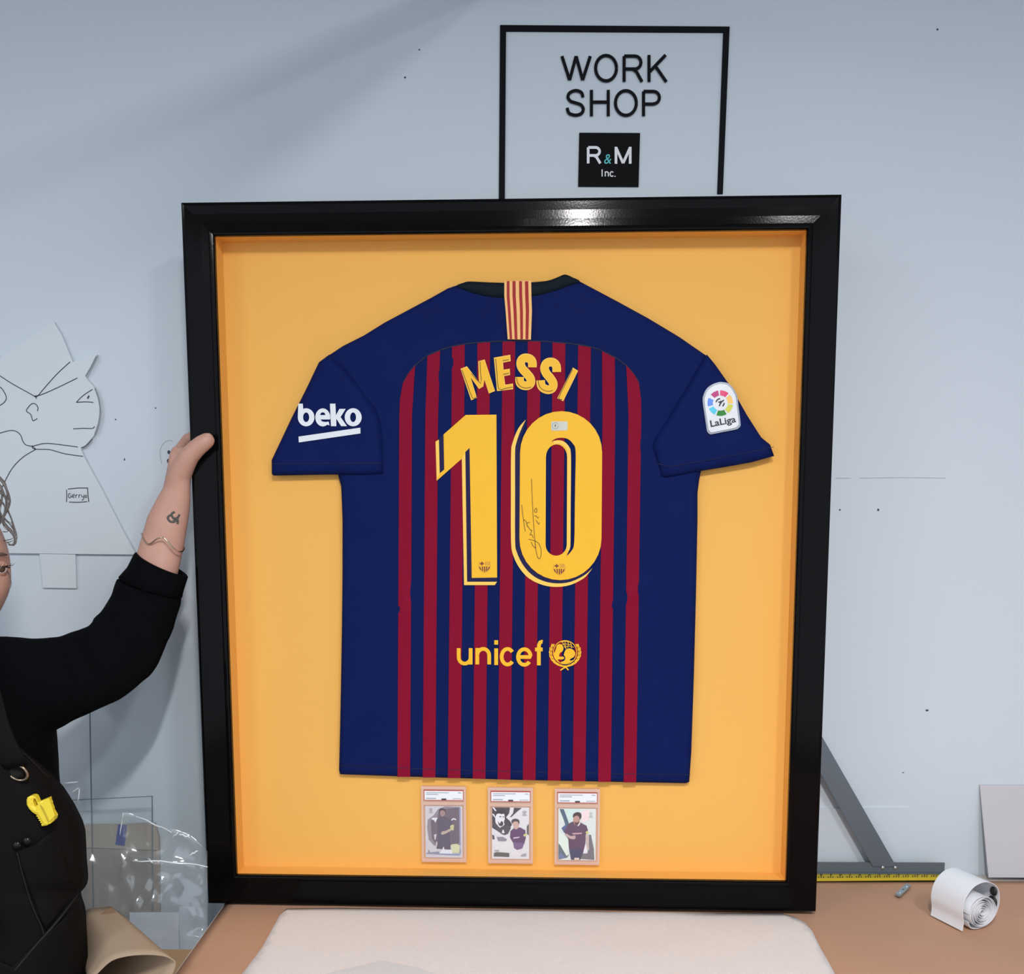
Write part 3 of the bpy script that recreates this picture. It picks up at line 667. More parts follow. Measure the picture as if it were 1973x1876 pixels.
mo = [(875, 580), (845, 660), (833, 740), (830, 800), (829, 1100), (827, 1420), (850, 1520), (900, 1610), (980, 1680), (1060, 1712), (1120, 1717), (1200, 1705), (1290, 1665)]
decal('navy_gap', [Z8(o2[:-1] + [(1345, 1635)] + mo[::-1])], K1 - 0.0004, m_print_navy, d0)
strokes('inner_outline', [J(cr(Z8([(1075, 722), (1105, 718), (1135, 722), (1160, 738), (1180, 765), (1187, 810), (1187, 1100), (1184, 1440), (1176, 1500)]), 4), K2)], 0.0058, K2, m_pale, d0, h=jh)
# club crests at the foot of the numerals
m_crest = mat('crest_maroon', (118, 44, 40), 0.6); m_crest2 = mat('crest_ochre', (196, 140, 60), 0.6)
def crest(par, cx, cy):
    def c_(pts): return [(cx + x, cy + y) for x, y in pts]
    dstroke('crest', [c_([(-5, -8.5), (-5, -1.5)]), c_([(-9, -5), (-1, -5)])], 0.0022, K2, m_crest, par, 1)
    dstroke('crest', [c_([(2 + 2.3 * i, -9), (2 + 2.3 * i, -1.5)]) for i in range(4)], 0.0010, K2, m_crest2, par, 1)
    dstroke('crest', [c_([(-9.5, 1), (-8.3, 4.5), (-6.5, 7.5)]), c_([(-4, 0.5), (-3.6, 9.5)]), c_([(0.3, 0.5), (0.3, 11)]), c_([(4.4, 0.5), (3.8, 9.5)]), c_([(9.5, 1), (8.3, 4.5), (6.5, 7.5)])], 0.0021, K2, m_crest, par, 1)
    dstroke('crest', [c_([(-10, -9), (-11, -3), (-10.5, 3), (-6, 9), (0, 12.5), (6, 9), (10.5, 3), (11, -3), (10, -9)])], 0.0006, K2 + 1e-4, m_crest2, par, 2)
crest(d1, 933.5, 1090.5); crest(d0, 1077.5, 1095)
# authenticity sticker, code left out
stk = decal('sticker', [[(1062, 813), (1064, 811.5), (1092, 811.5), (1093.5, 813), (1093.5, 827), (1092, 829), (1064, 829.5), (1062, 828)]], K2, mat('sticker_silver', (206, 205, 192), 0.35), d0)
dstroke('sticker_seal', [ell(1070, 820, 6, 6, 16)], 0.0006, K3, m_scuff, d0, 1)
dstroke('sticker_mark', [[(1070, 817.5), (1070, 822)]], 0.0016, K3, m_ink, d0, 1)
# signature
m_sign = mat('signature_ink', (70, 48, 14), 0.5)
def ZG(pts): return [(990 + x / 8.527, 900 + y / 8.527) for x, y in pts]
dstroke('signature', [ZG([(128, 615), (150, 800), (172, 960), (190, 1055)]), ZG([(165, 860), (200, 890), (225, 960), (275, 1030), (295, 1035), (280, 1080), (265, 1110), (300, 1110), (322, 1165)]),
                      ZG([(262, 905), (215, 920), (225, 975)]), ZG([(290, 190), (300, 450), (315, 750), (330, 1000), (345, 1180), (362, 1330)]),
                      ZG([(240, 1180), (300, 1195), (370, 1220), (420, 1270), (448, 1360), (445, 1450), (420, 1505), (390, 1470), (370, 1390), (355, 1300), (345, 1180)]), ZG([(285, 1225), (315, 1290), (360, 1330)]),
                      ZG([(368, 670), (380, 700), (372, 740), (345, 730), (340, 700), (366, 668)]), ZG([(340, 800), (360, 795), (395, 830), (410, 820)]), ZG([(365, 870), (385, 900), (410, 935), (420, 905)])],
        0.00085, K3, m_sign, d0, 4)
# unicef and its emblem
def ZUG(ch, x0, x1, yt, yb): return (ch, 860 + x0 / 6.803, 860 + x1 / 6.803, 1210 + yt / 6.803, 1210 + yb / 6.803)
glyphs('unicef_letter', [ZUG('u', 137, 343, 248, 489), ZUG('n', 380, 586, 246, 488), ZUG('i', 625, 681, 150, 490), ZUG('c', 700, 905, 247, 500), ZUG('e', 915, 1130, 250, 504), ZUG('f', 1138, 1287, 152, 499)], 7.3, lambda p: J(p, K1), K1, m_yellow, jr, h=jh, mpp=0.00093)
def ZU(pts): return [(860 + x / 6.803, 1210 + y / 6.803) for x, y in pts]
em = decal('globe_emblem', [ZU(ell(1556, 315, 158, 158, 36)), ZU(ell(1556, 315, 148, 148, 36))], K1, m_yellow, jr, None); em['label'] = 'yellow globe emblem with two heads and a wreath'
decal('adult_head', [ZU(cr([(1440, 260), (1450, 225), (1485, 208), (1520, 222), (1535, 265), (1520, 305), (1490, 325), (1480, 370), (1530, 372), (1545, 390), (1525, 408), (1460, 410), (1475, 435), (1420, 400), (1408, 340), (1425, 300)], 3, True))], K1, m_yellow, em, None)
decal('child_head', [ZU(cr([(1545, 330), (1560, 290), (1600, 265), (1650, 275), (1685, 310), (1688, 350), (1660, 385), (1630, 400), (1620, 425), (1660, 420), (1600, 455), (1540, 462), (1500, 445), (1545, 425), (1560, 385), (1540, 350)], 3, True))], K1, m_yellow, em, None)
GR = [[(1500, 185), (1555, 172), (1612, 185)], [(1515, 215), (1555, 205), (1640, 220)], [(1555, 165), (1560, 225), (1570, 275)], [(1520, 175), (1540, 215), (1560, 260)], [(1590, 170), (1600, 215), (1590, 260)], [(1620, 180), (1640, 225), (1640, 260)], [(1545, 245), (1600, 235), (1670, 250)]]
dstroke('globe_grid', [ZU(g) for g in GR], 0.0010, K1, m_yellow, em, 3)
WR = []
for s in (-1, 1):
    for k_ in range(8):
        a = math.radians(-30 + k_ * 16.5); r_ = 195
        cx = 1556 + s * r_ * math.cos(a); cy = 318 + r_ * 0.92 * math.sin(a); tx, ty = -s * math.sin(a), math.cos(a)
        WR.append([(cx + tx * 24, cy + ty * 24), (cx + s * 6, cy), (cx - tx * 26 + s * 10, cy - ty * 26)])
        WR.append([(cx + tx * 20 - s * 20, cy + ty * 20), (cx - s * 16, cy), (cx - tx * 24 - s * 14, cy - ty * 24)])
WR += [[(1590, 495), (1540, 520), (1495, 550)], [(1520, 495), (1570, 515), (1600, 548)]]
dstroke('wreath', [ZU(g) for g in WR], 0.0024, K1, m_yellow, em, 2)
# sleeve print and league badge
KS = ZS + 0.0014
def sdec(name, loops, z, m, par, grid=0.01): return sheet(name, [J(l, z) for l in loops], z, 0, m, par, h=sh, grid=grid, smooth=True)
def ZK(pts): return [(560 + x / 13.153, 760 + y / 13.153) for x, y in pts]
m_pw = mat('print_white', (226, 230, 238), 0.5)
bk = sdec('sponsor_print', [ZK([(195, 230), (308, 230), (318, 365)] + ell(393, 575, 210, 228, 26, -1.75, math.pi * 1.0, closed=False)), ZK(ell(393, 575, 78, 122, 20))], KS, m_pw, sl1); bk['label'] = 'white beko lettering over a slanted bar'
sdec('print_letter', [ZK([(1000, 630)] + ell(815, 578, 190, 228, 26, 0.05, -math.pi * 1.70, closed=False)[0:] + [(985, 780), (965, 685), (880, 695), (800, 680), (755, 630)]), ZK([(748, 520), (765, 470), (810, 448), (860, 462), (885, 520)])], KS, m_pw, bk)
sdec('print_letter', [ZK([(1000, 232), (1140, 232), (1150, 525), (1240, 365), (1400, 365), (1268, 572), (1430, 800), (1280, 800), (1157, 610), (1158, 800), (1022, 800)])], KS, m_pw, bk)
sdec('print_letter', [ZK(ell(1590, 577, 216, 228, 30)), ZK(ell(1588, 577, 76, 122, 20))], KS, m_pw, bk)
sdec('print_bar', [ZK([(200, 1065), (1770, 840), (1775, 985), (208, 1212)])], KS, m_pw, bk)
def ZL(pts): return [(1330 + x / 14.43, 720 + y / 14.43) for x, y in pts]
BO = cr([(345, 760), (365, 600), (450, 420), (600, 300), (780, 235), (900, 232), (1050, 265), (1180, 380), (1270, 530), (1310, 650), (1340, 900), (1395, 1350), (1390, 1450), (1330, 1520), (1240, 1555), (900, 1620), (620, 1675), (540, 1675), (480, 1620), (455, 1540), (400, 1150)], 3, True)
bd_ = sheet('league_badge', [J(ZL(BO), ZS + 0.003)], ZS + 0.0042, 0.003, mat('badge_grey', (165, 170, 184), 0.35), sl2, edge=0.0015, edge_h=0.001, h=sh, grid=0.01, label='white league patch with a ring of coloured segments')
ZBd = ZS + 0.0050
sdec('patch_face', [ZL([(868 + (x - 868) * .90, 955 + (y - 955) * .925) for x, y in BO])], ZBd, mat('badge_white', (228, 229, 236), 0.4), sl2)
for a0, a1, c_ in ((-138, -100, (186, 30, 120)), (-92, -50, (226, 70, 115)), (-42, 2, (252, 200, 110)), (8, 52, (212, 208, 80)), (60, 108, (40, 130, 45)), (116, 155, (84, 200, 232)), (165, 205, (92, 140, 232))):
    n_ = 8
    A = [math.radians(a0 + (a1 - a0) * i / n_) for i in range(n_ + 1)]
    lp = [(835 + 355 * math.cos(a), 815 + 355 * math.sin(a)) for a in A] + [(835 + 210 * math.cos(a), 815 + 210 * math.sin(a)) for a in A[::-1]]
    sdec('ring_segment', [ZL(lp)], ZBd + 0.0004, mat('badge_%d' % (a0 + 200), c_, 0.45, var=0.02), sl2, None)
m_bk = mat('badge_black', (36, 34, 40), 0.5)
strokes('ball_mark', [J(ZL(p), ZBd) for p in (ell(825, 810, 112, 115, 8, 3.3, 4.7, closed=False), ell(825, 810, 112, 115, 7, 0.0, 0.9, closed=False), [(780, 780), (830, 800), (850, 840)], [(930, 730), (850, 800), (800, 900)], [(850, 750), (830, 810)])], 0.0022, ZBd + 0.0005, m_bk, sl2, h=sh)
text('badge_lettering', 'LaLiga', J(ZL([(580, 1540), (1285, 1400), (538, 1300)]), ZBd), ZBd + 0.0005, m_bk, sl2, bold=0.02, h=sh)

# ------------------------------------------------------------------ three graded cards in clear slabs
m_case = clear_mat('slab_plastic', (1.0, 0.95, 0.95), gloss=0.05, rough=0.12, milk=0.34, milkcol=(0.94, 0.72, 0.64))
m_rim = clear_mat('slab_rim', (1.0, 0.95, 0.95), gloss=0.06, rough=0.15, milk=0.46, milkcol=(0.95, 0.72, 0.64))
m_lblred = mat('label_red', (196, 90, 84), 0.5); m_lbl = mat('label_white', (236, 238, 244), 0.45, var=0.01)
m_lblmark = mat('label_grey_print', (170, 176, 190), 0.6); m_lbldk = mat('label_dark_print', (66, 62, 78), 0.6)
def mm(c, n=''): return mat('card_ink_%d_%d_%d' % c, c, 0.45, var=0.05, scale=200)
SLW, SLH = 0.0830, 0.1440
def card(cx, cy, label, bg, art):
    x0, y0 = pix(MF, cx, cy, ZB + 0.009)
    t = thing('graded_card', label, 'trading card', MF, base=(x0, y0 - SLH / 2, ZB), group='graded cards under the jersey')
    zt = ZB + 0.0095
    def R_(a, b, c, d): return [(x0 + SLW * (a - .5), y0 + SLH * (.5 - d)), (x0 + SLW * (b - .5), y0 + SLH * (.5 - d)), (x0 + SLW * (b - .5), y0 + SLH * (.5 - c)), (x0 + SLW * (a - .5), y0 + SLH * (.5 - c))]
    sheet('slab_case', [R_(0, 1, 0, 1)], zt - 0.003, 0.0045, m_case, t)
    sheet('slab_rim', [R_(0, 1, 0, 1), R_(.05, .95, .038, .955)], zt, 0.0035, m_rim, t)
    sheet('slab_rim', [R_(.05, .95, .2, .245)], zt, 0.003, m_rim, t)
    lb = sheet('grade_label', [R_(.06, .94, .046, .19)], zt - 0.0028, 0.0003, m_lblred, t)
    sheet('label_face', [R_(.075, .93, .062, .18)], zt - 0.0024, 0.0002, m_lbl, lb)
    for a, b, c, d, m_ in ((.11, .62, .078, .088, m_lblmark), (.11, .38, .1, .112, m_lblmark), (.82, .9, .078, .09, m_lblmark), (.11, .33, .152, .168, m_lblmark), (.70, .9, .158, .168, m_lblmark), (.45, .56, .160, .18, m_lbldk)):
        sheet('label_print', [R_(a, b, c, d)], zt - 0.0020, 0, m_, lb)
    CX0, CX1, CY0, CY1 = .085, .915, .262, .945
    pc = sheet('player_card', [R_(CX0, CX1, CY0, CY1)], zt - 0.0028, 0.0006, mm(bg), t)
    for i, (c_, pts) in enumerate(art):
        P_ = [(x0 + SLW * (CX0 + (CX1 - CX0) * u - .5), y0 + SLH * (.5 - (CY0 + (CY1 - CY0) * v))) for u, v in pts]
        sheet('card_print', [P_], zt - 0.0024 + i * 0.00003, 0, mm(c_), pc)
    return t
def cn(pts, ox, oy, w_, h_): return [((x - ox) / w_, (y - oy) / h_) for x, y in pts]
A1 = lambda p: cn(p, 165, 545, 730, 970)
art1 = [((150, 140, 150), A1([(215, 800), (330, 720), (420, 600), (560, 550), (850, 560), (850, 1270), (330, 1290), (230, 1180), (200, 950)])),
        ((118, 106, 118), A1([(270, 820), (400, 760), (450, 600), (830, 570), (830, 1240), (660, 1280), (360, 1260), (290, 1150)])),
        ((104, 96, 112), A1([(400, 800), (460, 740), (570, 740), (690, 800), (700, 950), (640, 1000), (660, 1360), (380, 1350), (410, 1050)])),
        ((90, 80, 92), A1(cr([(430, 660), (450, 600), (500, 580), (560, 605), (570, 660), (560, 700), (520, 650), (470, 650), (450, 700)], 3, True))),
        ((166, 138, 138), A1(cr([(455, 650), (505, 620), (555, 650), (555, 700), (510, 740), (465, 710)], 3, True))),
        ((190, 170, 160), A1([(465, 1060), (500, 1015), (560, 1010), (660, 960), (680, 1000), (580, 1055), (500, 1085)])),
        ((206, 196, 150), A1([(650, 920), (690, 890), (730, 895), (720, 1000), (670, 990)])),
        ((226, 224, 232), A1([(290, 770), (330, 765), (410, 760), (360, 860), (340, 810), (300, 800)])), ((226, 224, 232), A1([(670, 800), (720, 765), (775, 785), (770, 805), (720, 790), (690, 815)])),
        ((210, 205, 210), A1([(335, 1080), (385, 1070), (360, 1180), (345, 1170)])), ((200, 195, 198), A1([(370, 1220), (400, 1210), (395, 1290), (370, 1310)])),
        ((226, 226, 236), A1([(440, 1440), (490, 1370), (520, 1300), (540, 1370), (690, 1370), (690, 1440)])),
        ((212, 212, 176), A1([(670, 1265), (770, 1250), (835, 1280), (830, 1420), (690, 1420)])),
        ((150, 155, 190), A1([(180, 1430), (640, 1440), (830, 1440), (850, 1300), (860, 1420), (830, 1470), (600, 1465), (180, 1448)])), ((150, 155, 190), A1([(835, 565), (858, 565), (856, 1290), (840, 1290)])),
        ((150, 148, 165), A1([(215, 1380), (240, 1370), (245, 1420), (430, 1400), (430, 1430), (210, 1432)])), ((176, 168, 174), A1(cr([(245, 600), (280, 580), (310, 610), (290, 650), (330, 670), (230, 675), (260, 645)], 2, True)))]
A2 = lambda p: cn(p, 205, 570, 730, 985)
art2 = [((86, 78, 84), A2([(210, 572), (560, 572), (545, 680), (480, 760), (560, 830), (600, 900), (560, 960), (560, 1000), (500, 1120), (380, 1060), (210, 960)])),
        ((86, 78, 84), A2([(640, 575), (790, 580), (700, 650), (590, 750), (560, 755), (620, 680)])), ((232, 228, 236), A2([(215, 572), (250, 572), (300, 640), (270, 640)])), ((232, 228, 236), A2([(210, 690), (250, 700), (280, 770), (260, 760), (220, 715)])),
        ((232, 228, 236), A2(cr([(290, 720), (320, 680), (400, 700), (450, 690), (460, 780), (440, 850), (450, 900), (360, 970), (290, 900), (270, 780)], 3, True))),
        ((78, 70, 76), A2(cr([(285, 710), (290, 640), (350, 605), (420, 605), (490, 650), (500, 720), (460, 800), (450, 700), (380, 690), (320, 690)], 3, True))),
        ((88, 80, 86), A2(cr([(320, 830), (360, 880), (390, 830), (430, 870), (410, 920), (350, 920)], 3, True))), ((88, 80, 86), A2([(355, 740), (390, 735), (390, 755), (355, 760)])), ((88, 80, 86), A2([(415, 745), (445, 740), (445, 758), (418, 760)])),
        ((98, 90, 100), A2([(220, 870), (290, 880), (360, 960), (440, 910), (520, 900), (580, 960), (500, 1110), (400, 1080), (300, 1000)])),
        ((232, 228, 236), A2([(400, 1060), (410, 1010), (430, 990), (455, 1060)])), ((224, 220, 228), A2([(230, 1000), (300, 1010), (430, 1110), (560, 1060), (570, 1010), (500, 1170), (400, 1150), (250, 1100)])),
        ((150, 142, 156), A2([(300, 1140), (420, 1130), (500, 1180), (480, 1215), (330, 1215)])), ((100, 92, 100), A2([(210, 1090), (250, 1110), (260, 1180), (215, 1180)])),
        ((110, 84, 116), A2([(570, 1020), (640, 960), (760, 950), (860, 1000), (870, 1150), (840, 1260), (740, 1330), (620, 1240), (560, 1140)])), ((128, 104, 140), A2([(620, 1230), (840, 1250), (800, 1350), (700, 1380), (640, 1340)])),
        ((208, 172, 164), A2(cr([(610, 860), (640, 820), (720, 820), (735, 900), (720, 960), (680, 985), (640, 960)], 3, True))), ((96, 84, 88), A2(cr([(600, 880), (590, 820), (640, 785), (710, 790), (745, 830), (735, 890), (710, 840), (640, 840)], 3, True))),
        ((214, 210, 140), A2([(820, 1090), (880, 1050), (895, 1090), (840, 1125)])), ((206, 196, 206), A2([(625, 1140), (745, 1125), (745, 1145), (630, 1165)])), ((110, 104, 106), A2([(890, 930), (930, 870), (930, 1100), (890, 1060)])),
        ((110, 106, 104), A2([(245, 1440), (300, 1425), (545, 1440), (545, 1515), (240, 1508)])), ((170, 166, 170), A2([(255, 1385), (345, 1385), (345, 1410), (255, 1410)])), ((172, 166, 182), A2([(765, 1500), (800, 1460), (880, 1440), (880, 1500)])),
        ((176, 172, 180), A2(cr([(800, 650), (850, 630), (890, 650), (860, 690), (900, 720), (790, 720), (830, 690)], 2, True)))]
A3 = lambda p: cn(p, 185, 590, 740, 980)
art3 = [((210, 230, 226), A3([(330, 600), (620, 600), (560, 700), (380, 860)])), ((246, 220, 224), A3([(640, 640), (800, 610), (780, 800), (660, 860)])), ((226, 236, 228), A3([(190, 1000), (390, 1180), (380, 1480), (300, 1500), (190, 1260)])),
        ((92, 110, 130), A3([(205, 600), (290, 600), (385, 850), (390, 920), (320, 900), (290, 800)])), ((96, 110, 150), A3([(245, 960), (320, 900), (400, 920), (400, 1050), (300, 1050)])),
        ((110, 120, 130), A3([(190, 1250), (220, 1280), (350, 1490), (410, 1450), (360, 1520), (190, 1560)])), ((120, 130, 170), A3([(190, 1480), (240, 1420), (330, 1520), (190, 1540)])),
        ((128, 122, 130), A3([(790, 1080), (830, 1080), (890, 1350), (900, 1560), (600, 1540), (650, 1440), (760, 1440), (790, 1300)])), ((236, 230, 240), A3([(700, 1290), (730, 1270), (760, 1420), (670, 1440)])),
        ((106, 82, 104), A3([(300, 1010), (390, 870), (480, 830), (560, 920), (620, 850), (740, 910), (770, 990), (730, 1080), (720, 1250), (680, 1420), (620, 1560), (440, 1560), (400, 1370), (380, 1160), (330, 1090)])),
        ((88, 84, 110), A3([(400, 1370), (560, 1330), (680, 1400), (620, 1560), (440, 1560)])),
        ((190, 150, 140), A3(cr([(485, 760), (530, 720), (600, 740), (605, 830), (560, 900), (510, 890), (480, 830)], 3, True))), ((86, 70, 74), A3(cr([(475, 760), (480, 690), (550, 655), (620, 670), (640, 730), (610, 800), (590, 740), (530, 720)], 3, True))), ((110, 84, 84), A3(cr([(500, 840), (560, 850), (600, 820), (570, 900), (520, 895)], 3, True))),
        ((234, 228, 226), A3([(560, 910), (610, 850), (615, 880), (580, 918)])), ((200, 170, 168), A3([(310, 1090), (340, 1060), (430, 1110), (520, 1095), (530, 1140), (500, 1170), (420, 1160)])), ((200, 160, 172), A3([(450, 1050), (650, 1040), (650, 1065), (480, 1080)])),
        ((214, 204, 140), A3([(720, 1030), (770, 1000), (790, 1040), (750, 1080)])), ((206, 182, 180), A3([(720, 1100), (780, 1080), (790, 1280), (800, 1360), (770, 1370), (740, 1260)])), ((226, 200, 190), A3([(505, 1520), (600, 1520), (600, 1565), (505, 1565)])), ((200, 196, 198), A3(cr([(800, 660), (850, 660), (840, 710), (870, 750), (780, 750), (810, 710)], 2, True)))]
card(855, 1588, 'graded card in a clear slab, dark grey player, leftmost of three', (206, 202, 210), art1)
card(983.5, 1590.5, 'graded card in a clear slab with two players, middle of three', (226, 222, 226), art2)
card(1112, 1593, 'graded card in a clear slab with a shiny silver background, rightmost of three', (222, 228, 226), art3)
# ------------------------------------------------------------------ the person at the left
from mathutils.bvhtree import BVHTree
def wpt(u, v, y): return at_y(u, v, y)
def hp(u, v, lz):
    x, y = pix(MF, u, v, lz); return MF @ Vector((x, y, lz))
def psc(y): return (y - CAMP.y) / FPX                      # metres per photo pixel at depth y
def remeshed(bm, vox, smooth=4, disp=None):
    me = bpy.data.meshes.new('tmp'); bm.to_mesh(me); bm.free()
    o = bpy.data.objects.new('tmp', me); COL.objects.link(o)
    r = o.modifiers.new('r', 'REMESH'); r.mode = 'VOXEL'; r.voxel_size = vox
    s = o.modifiers.new('s', 'SMOOTH'); s.iterations = smooth; s.factor = 0.5
    dg = bpy.context.evaluated_depsgraph_get(); out = bpy.data.meshes.new_from_object(o.evaluated_get(dg))
    bpy.data.objects.remove(o); bpy.data.meshes.remove(me)
    if disp:
        ns = [v.normal.copy() for v in out.vertices]
        for v, n_ in zip(out.vertices, ns): v.co += n_ * disp(v.co, n_)
    return out
YP = -0.37                                                  # depth of the trunk
m_skin = mat('skin', (192, 147, 130), 0.5, var=0.10, scale=26, bump=0.12, bscale=350, spec=0.35, sss=0.12)
m_sweat = mat('black_sweater', (7, 8, 11), 0.9, var=0.15, scale=60, bump=0.2, bscale=900, spec=0.06)
m_apron = mat('black_apron', (17, 15, 15), 0.8, var=0.12, scale=40, bump=0.2, bscale=1100, spec=0.1)
foot = wpt(-70, 1600, YP)
per = thing('person', 'person in black sweater and apron holding the left side of the frame', 'person', base=(foot.x, YP, 0))

# --- body: head, neck, trunk, arms and hands grown into one surface
bm = bmesh.new()
HC = wpt(-84, 1094, YP + 0.02); YAW = math.radians(52)
fd = Vector((math.sin(YAW), -math.cos(YAW), 0)); sdv = Vector((math.cos(YAW), math.sin(YAW), 0)); upv = Vector((0, 0, 1))
def head_pt(d):
    x, y, z = d
    rx, ry, rz = 0.074, 0.094, 0.118
    p = Vector((x * rx, y * ry, z * rz))
    if z < 0: p.x *= 1 - 0.30 * z * z; p.y += 0.010 * (-z) * max(0, y)
    def g(cx, cz, s, a):
        if y < 0: return 0
        return a * math.exp(-(((p.x - cx) / s) ** 2 + ((p.z - cz) / s) ** 2))
    o = 0
    o += g(0, -0.026, 0.011, 0.020) + g(0, -0.006, 0.008, 0.010) + g(0, 0.014, 0.011, 0.004)     # nose
    o += g(0.030, 0.024, 0.016, 0.005) + g(-0.030, 0.024, 0.016, 0.005)                            # brows
    o -= g(0.031, 0.002, 0.014, 0.010) + g(-0.031, 0.002, 0.014, 0.010)                            # eye sockets
    o += g(0.040, -0.030, 0.020, 0.006) + g(-0.040, -0.030, 0.020, 0.006)                          # cheeks
    o += g(0, -0.058, 0.010, 0.005) + g(0.010, -0.056, 0.008, 0.003) + g(-0.010, -0.056, 0.008, 0.003) - g(0, -0.054, 0.003, 0.003)
    o += g(0, -0.094, 0.018, 0.010)
    p.y += o
    return HC + sdv * p.x + fd * p.y + upv * p.z
r = bmesh.ops.create_uvsphere(bm, u_segments=72, v_segments=56, radius=1)
for v in r['verts']: v.co = head_pt(v.co.normalized())
for s in (-1, 1):                                           # ears
    c = HC + sdv * (0.074 * s) + fd * (-0.008) + upv * (-0.006)
    bmesh.ops.create_uvsphere(bm, u_segments=14, v_segments=10, radius=1, matrix=Matrix.Translation(c) @ Matrix((sdv, fd, upv)).transposed().to_4x4() @ Matrix.Diagonal((0.008, 0.018, 0.032, 1)))
nb = wpt(-72, 1290, YP)
add_tube(bm, [HC - upv * 0.05 - fd * 0.01, HC - upv * 0.13 - fd * 0.02, nb], [0.054, 0.052, 0.066], 20)
tor = [(-70, 1262, 78, .06), (-68, 1300, 150, .085), (-66, 1380, 150, .10), (-64, 1480, 150, .10), (-62, 1600, 140, .095), (-62, 1720, 150, .10), (-62, 1860, 175, .11), (-62, 1960, 178, .11)]
add_tube(bm, [wpt(u, v, YP) for u, v, _, _ in tor], [(d, w_ * psc(YP)) for _, _, w_, d in tor], 28, up=(0, -1, 0))
arm = [(-10, 1330, 62, YP), (74, 1322, 58, YP + .01), (150, 1300, 52, -.335), (212, 1275, 48, -.29), (252, 1235, 45, -.255), (279, 1170, 44, -.225), (296, 1112, 43, -.205), (305, 1078, 42, -.197), (314, 1042, 40.5, -.190), (322.5, 1005, 38.5, -.187), (335, 968, 32, -.187), (342, 942, 25.5, -.190), (346, 920, 20, -.196)]
add_tube(bm, [wpt(u, v, y) for u, v, _, y in arm], [(w_ * psc(y) * (0.92 if i < 6 else 0.74), w_ * psc(y)) for i, (u, v, w_, y) in enumerate(arm)], 24, up=(0, -1, 0))
fz = (MF.to_3x3() @ Vector((0, 0, 1))).normalized()
add_tube(bm, [hp(332, 975, -.020), hp(340, 945, -.026), hp(345, 915, -.036), hp(348, 890, -.045), hp(350, 874, -.052)],
         [(.024, .026), (.032, .0215), (.038, .0175), (.039, .0155), (.032, .012)], 20, up=tuple(fz))
add_tube(bm, [hp(328, 972, -.010), hp(336, 945, -.002), hp(344, 920, .004), hp(353, 898, .010), hp(365, 878, .0155), hp(378, 864, .0165), hp(391, 853.5, .0158), hp(402, 846.5, .0140), hp(408, 843.5, .0125), hp(411.5, 842, .0115)],
         [.016, .0195, .0205, .0195, .0170, .0158, .0150, .0132, .0100, .0055], 18)
add_tube(bm, [hp(349, 905, -.004), hp(352, 884, -.012), hp(356, 868, -.030)], [.013, .011, .010], 12)
fing = [[(346, 888, -.046), (349, 864, -.064), (362, 845, -.0825), (390, 834, -.0825), (412, 836, -.0815)], [(345, 900, -.058), (349, 880, -.078), (366, 864, -.0835), (398, 852, -.0835), (424, 852, -.082)],
        [(344, 914, -.068), (348, 898, -.084), (366, 886, -.0845), (396, 878, -.084), (418, 878, -.083)], [(343, 930, -.070), (347, 918, -.085), (364, 908, -.0845), (388, 904, -.084), (404, 904, -.083)]]
for k_, f_ in enumerate(fing):
    add_tube(bm, [hp(*p) for p in f_], [.0118 - .0006 * k_, .0112 - .0006 * k_, .0105 - .0006 * k_, .0098 - .0006 * k_, .0075], 12)
arm2 = [(-120, 1330, 62, YP), (-215, 1400, 58, YP), (-250, 1560, 52, YP - .05), (-225, 1690, 44, YP - .12), (-150, 1760, 36, YP - .17)]   # the other arm, out of the picture
add_tube(bm, [wpt(u, v, y) for u, v, _, y in arm2], [w_ * psc(y) * .8 for _, _, w_, y in arm2], 16)
hc2 = wpt(-120, 1775, YP - .18)
add_tube(bm, [wpt(-150, 1760, YP - .17), hc2, wpt(-85, 1785, YP - .18)], [(.016, .03), (.014, .042), (.012, .038)], 14, up=(0, -1, 0))
for k_ in range(4):
    add_tube(bm, [wpt(-85, 1765 + 15 * k_, YP - .18), wpt(-50, 1768 + 15 * k_, YP - .175), wpt(-28, 1775 + 15 * k_, YP - .16)], [.0095, .009, .007], 10)
add_tube(bm, [wpt(-120, 1745, YP - .18), wpt(-95, 1728, YP - .19), wpt(-70, 1722, YP - .185)], [.012, .011, .008], 10)
hipz = wpt(-62, 1960, YP).z
for s in (-1, 1):                                           # legs
    lx = foot.x + s * 0.085
    add_tube(bm, [(lx, YP, hipz + 0.03), (lx, YP, hipz - 0.15), (lx + s * .01, YP - .01, 0.46), (lx + s * .015, YP + .015, 0.30), (lx + s * .02, YP + .01, 0.09), (lx + s * .02, YP - .02, 0.045)], [.085, .078, .056, .058, .040, .042], 18)
    add_tube(bm, [(lx + s * .02, YP + .05, 0.05), (lx + s * .025, YP - .06, 0.045), (lx + s * .035, YP - .15, 0.035)], [(.035, .035), (.035, .042), (.022, .036)], 14)
body_me = remeshed(bm, 0.0032, 5)
mko('body', body_me, m_skin, per, smooth=True)
bv = BVHTree.FromPolygons([v.co.copy() for v in body_me.vertices], [tuple(p.vertices) for p in body_me.polygons])
def on_body(u, v, off=0.0006):
    h_, n_, _, _ = bv.ray_cast(CAMP, ray(u, v).normalized(), 5.0)
    return (h_ + n_ * off) if h_ is not None else wpt(u, v, -.2)
